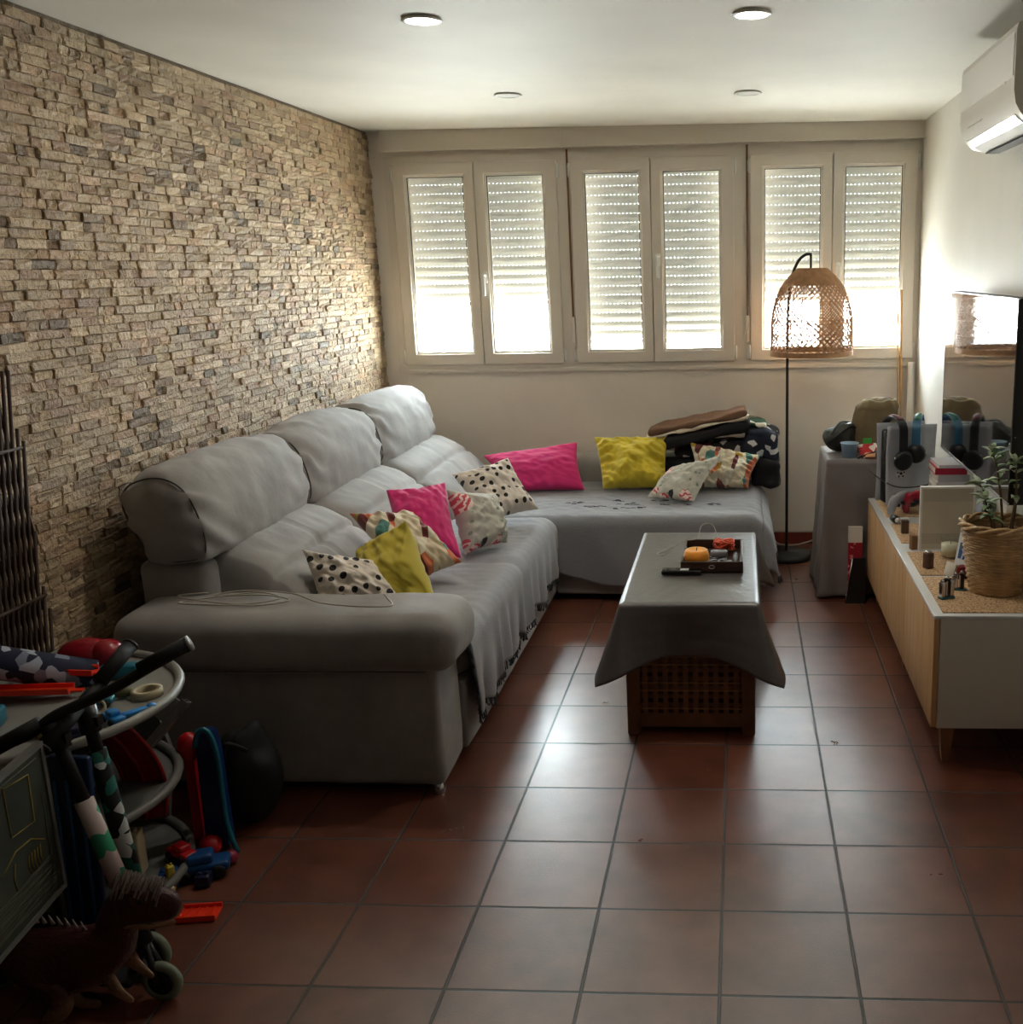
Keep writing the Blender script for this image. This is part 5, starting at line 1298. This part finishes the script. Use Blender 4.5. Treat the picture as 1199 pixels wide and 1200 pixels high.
# blue rail
t=thing('toy_rail','tall dark blue toy rail with a teal rim standing right of the rack','toy rail',(-.19,.60,0))
b=MB(); prof=[(-.035,.02),(.035,.02),(.030,.34),(.018,.385),(-.010,.385),(-.028,.34)]; b.prism(prof,-.02,.02,0); obj('panel',b,pm('dark_blue_toy_plastic',(16,44,96),.35),t,autosm=30)
b=MB(); b.tube(catmull([(.06,-.022,.0),(.038,-.022,.10),(.035,-.022,.30),(.018,-.022,.385),(-.012,-.022,.388),(-.030,-.022,.34)],6),.008,8); obj('rim',b,M_tl,t)
b=MB(); b.ell((0,0,.32),(.035,.03,.045),16,10); b.box(-.015,.015,-.01,.01,0,.29); tag(obj('red_toy_paddle',b,M_red,None,(-.262,.62,0)),'dark red toy paddle standing behind the tall blue rail','toy')
# black bag on floor
def bagb(u,v):
    a=2*PI*u; e=PI*(v-.5); r=Vector((.11*math.cos(a)*math.cos(e),.09*math.sin(a)*math.cos(e),.155+.155*math.sin(e)))
    k=1+.16*nz(r.x*2,r.y*2,r.z+4,7); return Vector((r.x*k,r.y*k,max(.002,r.z*k)))
b=MB(); b.grid(bagb,44,26,closeu=True); t=thing('black_backpack','black crumpled backpack on the floor against the sofa arm','backpack',(-.17,.76,0)); obj('body',b,pm('black_nylon',(14,13,14),.7),t)
b=MB(); b.tube(catmull([(-.03,-.07,.24),(0,-.10,.31),(.04,-.06,.27)],5),.007,6); obj('strap',b,M_rub,t)
# floor toys around the lower tray
G2='toys heaped on the floor beside the rack'
toycar('blue toy truck on the floor heap in front of the rack',(-.175,.46,0),.4,M_blue,G2,1.9)
toycar('red toy car on top of the floor heap',(-.235,.47,.045),-.5,M_red,G2,1.2)
for i,(nm,lb,x,y,z,r,m) in enumerate((('toy_ball','dull red toy ball in the heap beside the rack',-.20,.56,0,.032,M_red),('toy_ball','pale grey toy ball in the heap beside the rack',-.265,.52,.0,.024,M_lgry),('toy_ball','small pinkish toy ball at the right of the heap',-.12,.52,0,.02,pm('rose_plastic',(150,40,70))))):
    b=MB(); b.ell((0,0,r),(r,r,r),20,12); simple(nm,lb,'ball',b,m,(x,y,z),0,G2)
for i,(lb,x,y,z,w,h,m,rz) in enumerate((('blue toy block in the heap beside the rack',-.24,.40,0,.05,.05,M_blue,.4),('yellow toy block in the heap beside the rack',-.225,.385,.0,.022,.075,M_ylp,.9),('cream toy block under the red slide',-.335,.40,.04,.055,.13,M_crp,.2),('second cream toy block nearer the stems, under the red slide',-.30,.30,.0,.05,.07,M_crp,.7),('yellow toy brick at the snout of the dinosaur',-.18,.30,0,.03,.03,M_ylp,.3),('cream toy brick beside the yellow brick',-.205,.33,0,.035,.045,M_crp,.8),('navy toy block at the right of the heap',-.145,.41,0,.04,.035,M_dkb,.2),('grey toy brick low behind the patterned stems',-.32,.18,.0,.06,.10,M_gry,.5))):
    b=MB(); b.rbox(-w/2,w/2,-w/2,w/2,0,h,.006,2)
    for sx in (-1,1): b.lathe([(w*.14,h),(w*.14,h+.005)],12,0,None,cx=sx*w*.22,cy=0)
    simple('toy_block',lb,'toy block',b,m,(x,y,z),rz,G2)
# orange-red floor pieces
for (x,y,L,rz,lb) in ((-.34,.235,.10,.5,'orange red ribbed toy track piece on the floor behind the stems'),(-.085,.27,.10,.15,'flat orange red toy track piece poking out over the tiles')):
    b=MB(); b.prism([(-.032,0),(.032,0),(.032,.016),(.026,.016),(.026,.006),(-.026,.006),(-.026,.016),(-.032,.016)],-L/2,L/2,0,None,axis='x')
    for k in range(5): b.box(-L/2+L*k/5,-L/2+L*k/5+.005,-.026,.026,.006,.009)
    simple('toy_track',lb,'toy track',b,M_orr,(x,y,.001),rz,'orange track pieces on the floor')
# --- scooters
def scooter(label,top,wheel,barc,bard,bl,patm,seg,grp_handle,gripcol):
    top=Vector(top); wheel=Vector(wheel); ax=(top-wheel).normalized(); base=Vector((wheel.x,wheel.y,0))
    t=thing('kick_scooter',label,'scooter',base,0,'children\'s scooters in the toy corner'); L=lambda p:Vector(p)-base
    fork=wheel+ax*.10
    b=MB(); b.tube([L(fork),L(fork+(top-fork)*seg[0])],.018,12); obj('lower_stem',b,M_rub,t)
    b=MB(); b.tube([L(fork+(top-fork)*seg[1]),L(top)],.015,12); obj('upper_stem',b,M_rub,t)
    b=MB(); b.tube([L(fork+(top-fork)*seg[0]),L(fork+(top-fork)*seg[1])],.0215,16); obj('patterned_sleeve',b,patm,t)
    b=MB(); b.tube([L(top-ax*.06),L(top+ax*.005)],.024,12); q=top-ax*.03; b.box(-.012,.030,-.012,.012,-.012,.012,0,Matrix.Translation(L(q))); obj('clamp',b,M_black,t)
    bd=Vector(bard).normalized(); c=Vector(barc)
    b=MB(); b.tube(catmull([L(c-bd*bl[0]),L(c-bd*bl[0]*.4-Vector((0,0,.01))),L(c),L(c+bd*bl[1]*.4-Vector((0,0,.01))),L(c+bd*bl[1])],5),.013,10); hb=obj('handlebar',b,M_blackm,t)
    for s,l in ((-1,bl[0]),(1,bl[1])):
        b=MB(); e=c+bd*s*l; b.tube([L(e-bd*s*.12),L(e)],[.0185,.0185],14); g=obj('grip',b,M_rub,t)
        b=MB(); b.tube([L(e),L(e+bd*s*.006)],.0195,16); obj('grip_end',b,gripcol,g)
    sd=ax.cross(Vector((0,0,1))); fw=Vector(grp_handle).normalized(); sd=Vector((fw.y,-fw.x,0))
    def wh(c,r):
        M=frame(L(c),sd,(0,0,1)); ring=[M@Vector((0,r*.78*math.cos(a),r*.78*math.sin(a))) for a in [2*PI*i/28 for i in range(28)]]
        b=MB(); b.tube(ring,r*.24,8,closed=True); w=obj('wheel',b,M_grnw,t)
        b=MB(); b.lathe([(.001,-.010),(r*.62,-.010),(r*.62,.010),(.001,.010)],20,0,M@Matrix.Rotation(PI/2,4,'Y'),cap0=False,cap1=False); obj('hub',b,M_rub,w)
    wh(wheel,.05)
    rear=Vector((wheel.x,wheel.y,.045))+fw*.42; wh(rear,.045)
    b=MB(); M=frame(L(Vector((wheel.x,wheel.y,.065))+fw*.22),fw,(0,0,1)); b.rbox(-.17,.15,-.045,.045,-.008,.008,.006,2,0,M); obj('deck',b,M_black,t)
    b=MB(); b.tube([L(fork+ax*.02),L(wheel+sd*.018),],.008,8); b.tube([L(fork+ax*.02),L(wheel-sd*.018)],.008,8); b.tube([L(fork),L(Vector((wheel.x,wheel.y,.075))+fw*.07)],.012,8); obj('fork',b,M_black,t)
M_grnw=pm('pale_green_wheel',(116,126,106),.5)
M_pa=blob_mat('white_green_black_camouflage',[(0,(196,178,174)),(.52,(48,142,104)),(.78,(20,22,22)),(.86,(190,176,172))],17)
M_pb=blob_mat('teal_black_white_camouflage',[(0,(16,18,18)),(.42,(24,96,84)),(.70,(14,14,16)),(.84,(190,196,194))],34)
scooter('scooter with white and green patterned stem, its wheel beside the dinosaur',(-.225,.02,.667),(.0,-.055,.05),(-.213,.030,.690),(.275,.12,.135),(.16,.32),M_pa,(.22,.66),(-.99,.06,0),M_lgry)
scooter('scooter with teal, black and white patterned stem behind the other scooter',(-.193,.10,.675),(-.085,.055,.05),(-.19,.105,.700),(.03,.15,.075),(.15,.17),M_pb,(.10,.80),(-.98,.2,0),M_blackm)
# --- chalkboard easel with yellow scribbles
t=thing('chalkboard_easel','dark grey green toy chalkboard with yellow chalk scribbles at the left edge','easel',(-.19,-.25,0))
M_cb=pm('slate_board',(50,54,44),.7,var=.25,vscale=9); M_chalk=pm('yellow_chalk',(150,128,54),.9); M_chalkw=pm('faded_chalk',(92,92,78),.9)
pA=Vector((-.02,.20,0)); pB=Vector((.045,-.27,0))   # far and near bottom corners, local
ux=(pB-pA).normalized(); nrm=Vector((-ux.y,ux.x,0)); 
if nrm.x<0: nrm=-nrm
MC=Matrix(((ux.x,0,nrm.x,pA.x),(ux.y,0,nrm.y,pA.y),(0,1,0,.30),(0,0,0,1)))
WL=(pB-pA).length
b=MB(); b.box(0,WL,0,.345,-.008,0,0,MC); bd=obj('board',b,M_cb,t)
b=MB()
for (a0,a1,c0,c1) in ((-.012,WL+.012,-.012,.0),(-.012,WL+.012,.345,.357),(-.012,0,0,.345),(WL,WL+.012,0,.345)): b.box(a0,a1,c0,c1,-.012,.004,0,MC)
obj('frame',b,M_gry,t)
b=MB()
def ln(pts,r=.0016): b.tube([MC@Vector((x,y,.0012)) for x,y in pts],r,4)
ln([(.06,.31),(.155,.325),(.155,.21),(.065,.20),(.06,.31)]); ln([(.04,.14),(.09,.17),(.15,.175),(.21,.15)]); 
for k in range(5): ln([(.06+.012*k,.14),(.064+.012*k,.115),(.058+.012*k,.095)])
ln([(.16,.15),(.17,.12),(.165,.09)]); obj('chalk_drawing',b,M_chalk,bd)
b=MB()
for k in range(16): y=.015+.0052*k; ln([(.02,y+.004*math.sin(k)),(.10,y+.01*math.sin(k*2)),(.2,y+.006*math.cos(k)),(.30,y)],.0010)
ln([(.02,.24),(.03,.05)]); ln([(.02,.33),(.26,.335)]); obj('chalk_scribble',b,M_chalkw,bd)
for q in (pA,pB):
    b=MB(); b.tube([Vector((q.x-.02,q.y,0)),Vector((q.x-.02,q.y,.62))],.012,8); obj('leg',b,M_black,t)
# blue panel
t=thing('blue_toy_panel','dark blue ribbed plastic panel standing between the chalkboard and the scooter stems','toy panel',(-.235,.045,0))
b=MB(); b.rbox(-.055,.045,-.010,.010,.0,.58,.008,2,0,Matrix.Rotation(.05,4,'Y')); obj('panel',b,pm('navy_toy_panel',(14,46,84),.4),t)
b=MB()
for k in range(3): b.tube([(-.035+.03*k,-.013,.03),(-.035+.03*k+.02,-.013,.52)],.005,6)
obj('rib',b,pm('blue_rib',(22,78,120),.4),t)
# red cloth
def clothl(u,v):
    a=2*PI*u; e=PI*.5*v; return Vector((.13*math.cos(a)*math.cos(e),.11*math.sin(a)*math.cos(e),.15*math.sin(e)))*(1+.2*nz(math.cos(a)*2,math.sin(a)*2,v*2,2))
b=MB(); b.grid(clothl,40,16,closeu=True); b.f.append(tuple(range(40))[::-1]); b.mi.append(0); b.sm.append(True); tag(obj('red_cloth',b,pm('dark_red_cloth',(110,20,22),.9),None,(-.52,-.25,.001)),'dark red crumpled cloth on the floor under the chalkboard','cloth')
# --- dinosaur
t=thing('toy_dinosaur','brown two-legged toy dinosaur with spiky back ridge and tan belly on the tiles','toy dinosaur',(-.095,-.155,0)); t.scale=(1.45,1.0,1.5)
def skin(name,V,E,R,m,parent,sub=2):
    me=bpy.data.meshes.new(name); me.from_pydata(V,E,[]); o=bpy.data.objects.new(name,me); COL.objects.link(o); o.parent=parent
    s=o.modifiers.new('skin','SKIN'); s.use_smooth_shade=True
    for i,r in enumerate(R): me.skin_vertices[0].data[i].radius=(r,r) if not isinstance(r,tuple) else r
    me.skin_vertices[0].data[0].use_root=True
    sb=o.modifiers.new('sub','SUBSURF'); sb.levels=sub; sb.render_levels=sub; me.materials.append(m); return o
def dino_mat():
    m,nt,b=new_mat('brown_tan_dinosaur_skin'); tc=nd(nt,'ShaderNodeTexCoord'); L=nt.links
    sp=nd(nt,'ShaderNodeSeparateXYZ'); L.new(tc.outputs['Object'],sp.inputs[0]); n=nd(nt,'ShaderNodeTexNoise',Scale=22.,Detail=3.); L.new(tc.outputs['Object'],n.inputs['Vector'])
    a=nd(nt,'ShaderNodeMath',operation='MULTIPLY_ADD'); L.new(n.outputs['Fac'],a.inputs[0]); a.inputs[1].default_value=.03; L.new(sp.outputs['Z'],a.inputs[2])
    x=nd(nt,'ShaderNodeMath',operation='MULTIPLY_ADD'); L.new(sp.outputs['X'],x.inputs[0]); x.inputs[1].default_value=-.45; L.new(a.outputs[0],x.inputs[2])
    r=ramp(nt,[(.0,(150,116,86)),(.095,(132,98,72)),(.115,(70,24,18)),(.3,(52,16,14))],'LINEAR'); L.new(x.outputs[0],r.inputs['Fac']); L.new(r.outputs['Color'],b.inputs['Base Color']); b.inputs['Roughness'].default_value=.5
    v=nd(nt,'ShaderNodeTexVoronoi',Scale=140.); L.new(tc.outputs['Object'],v.inputs['Vector']); bp=nd(nt,'ShaderNodeBump',Strength=.8,Distance=.002); L.new(v.outputs['Distance'],bp.inputs['Height']); L.new(bp.outputs['Normal'],b.inputs['Normal']); return m
M_dino=dino_mat()
V=[(-.06,0,.125),(-.01,0,.120),(.03,0,.130),(.050,0,.160),(.055,0,.195),   # pelvis->neck
   (.085,0,.222),(.130,.01,.212),(.155,.012,.205),                               # head
   (-.12,0,.130),(-.19,.0,.125),(-.27,.02,.12),(-.33,.04,.125),               # tail
   (-.055,-.045,.10),(-.020,-.055,.070),(-.060,-.058,.035),(-.040,-.06,.010),(-.005,-.062,.008),
   (-.055,.045,.10),(-.035,.055,.065),(-.075,.058,.035),(-.060,.06,.010),(-.025,.062,.008),
   (.040,-.035,.110),(.060,-.042,.085),(.080,-.040,.070),(.040,.035,.110),(.060,.042,.085),(.080,.040,.070)]
Ed=[(0,1),(1,2),(2,3),(3,4),(4,5),(5,6),(6,7),(0,8),(8,9),(9,10),(10,11),(0,12),(12,13),(13,14),(14,15),(15,16),(0,17),(17,18),(18,19),(19,20),(20,21),(2,22),(22,23),(23,24),(2,25),(25,26),(26,27)]
Rr=[.052,.050,.042,.034,.036,.040,.030,.018,.040,.026,.014,.006,.028,.021,.012,.011,.008,.028,.021,.012,.011,.008,.013,.009,.005,.013,.009,.005]
skin('body',V,Ed,Rr,M_dino,t)
M_spk=pm('pale_spikes',(150,136,128),.6)
b=MB()
for k in range(17):
    u=k/16; x=-.20+.20*u; z=.158+.028*math.sin(u*PI*.8); b.tube([(x,0,z-.006),(x-.005,0,z+.010)],[.004,.0008],5)
for k in range(110):
    u=random.random(); w=random.uniform(-1,1); x=.052+.075*u; y=.030*w*(1-u*.4); z=.252-.012*w*w-.010*u
    b.tube([(x,y,z-.010),(x+.012,y*1.3+.004,z+.014)],[.0022,.0006],4)
obj('spiky_ridge',b,M_spk,t)
b=MB(); b.tube(catmull([(.15,-.012,.192),(.115,-.022,.188),(.075,-.026,.190)],5),.004,6); obj('jaw_line',b,pm('tan_jaw',(146,110,80),.5),t)
for s in (-1,1):
    b=MB(); b.ell((.105,s*.028+.005,.228),(.006,.004,.006),10,8); obj('eye',b,M_rub,t)
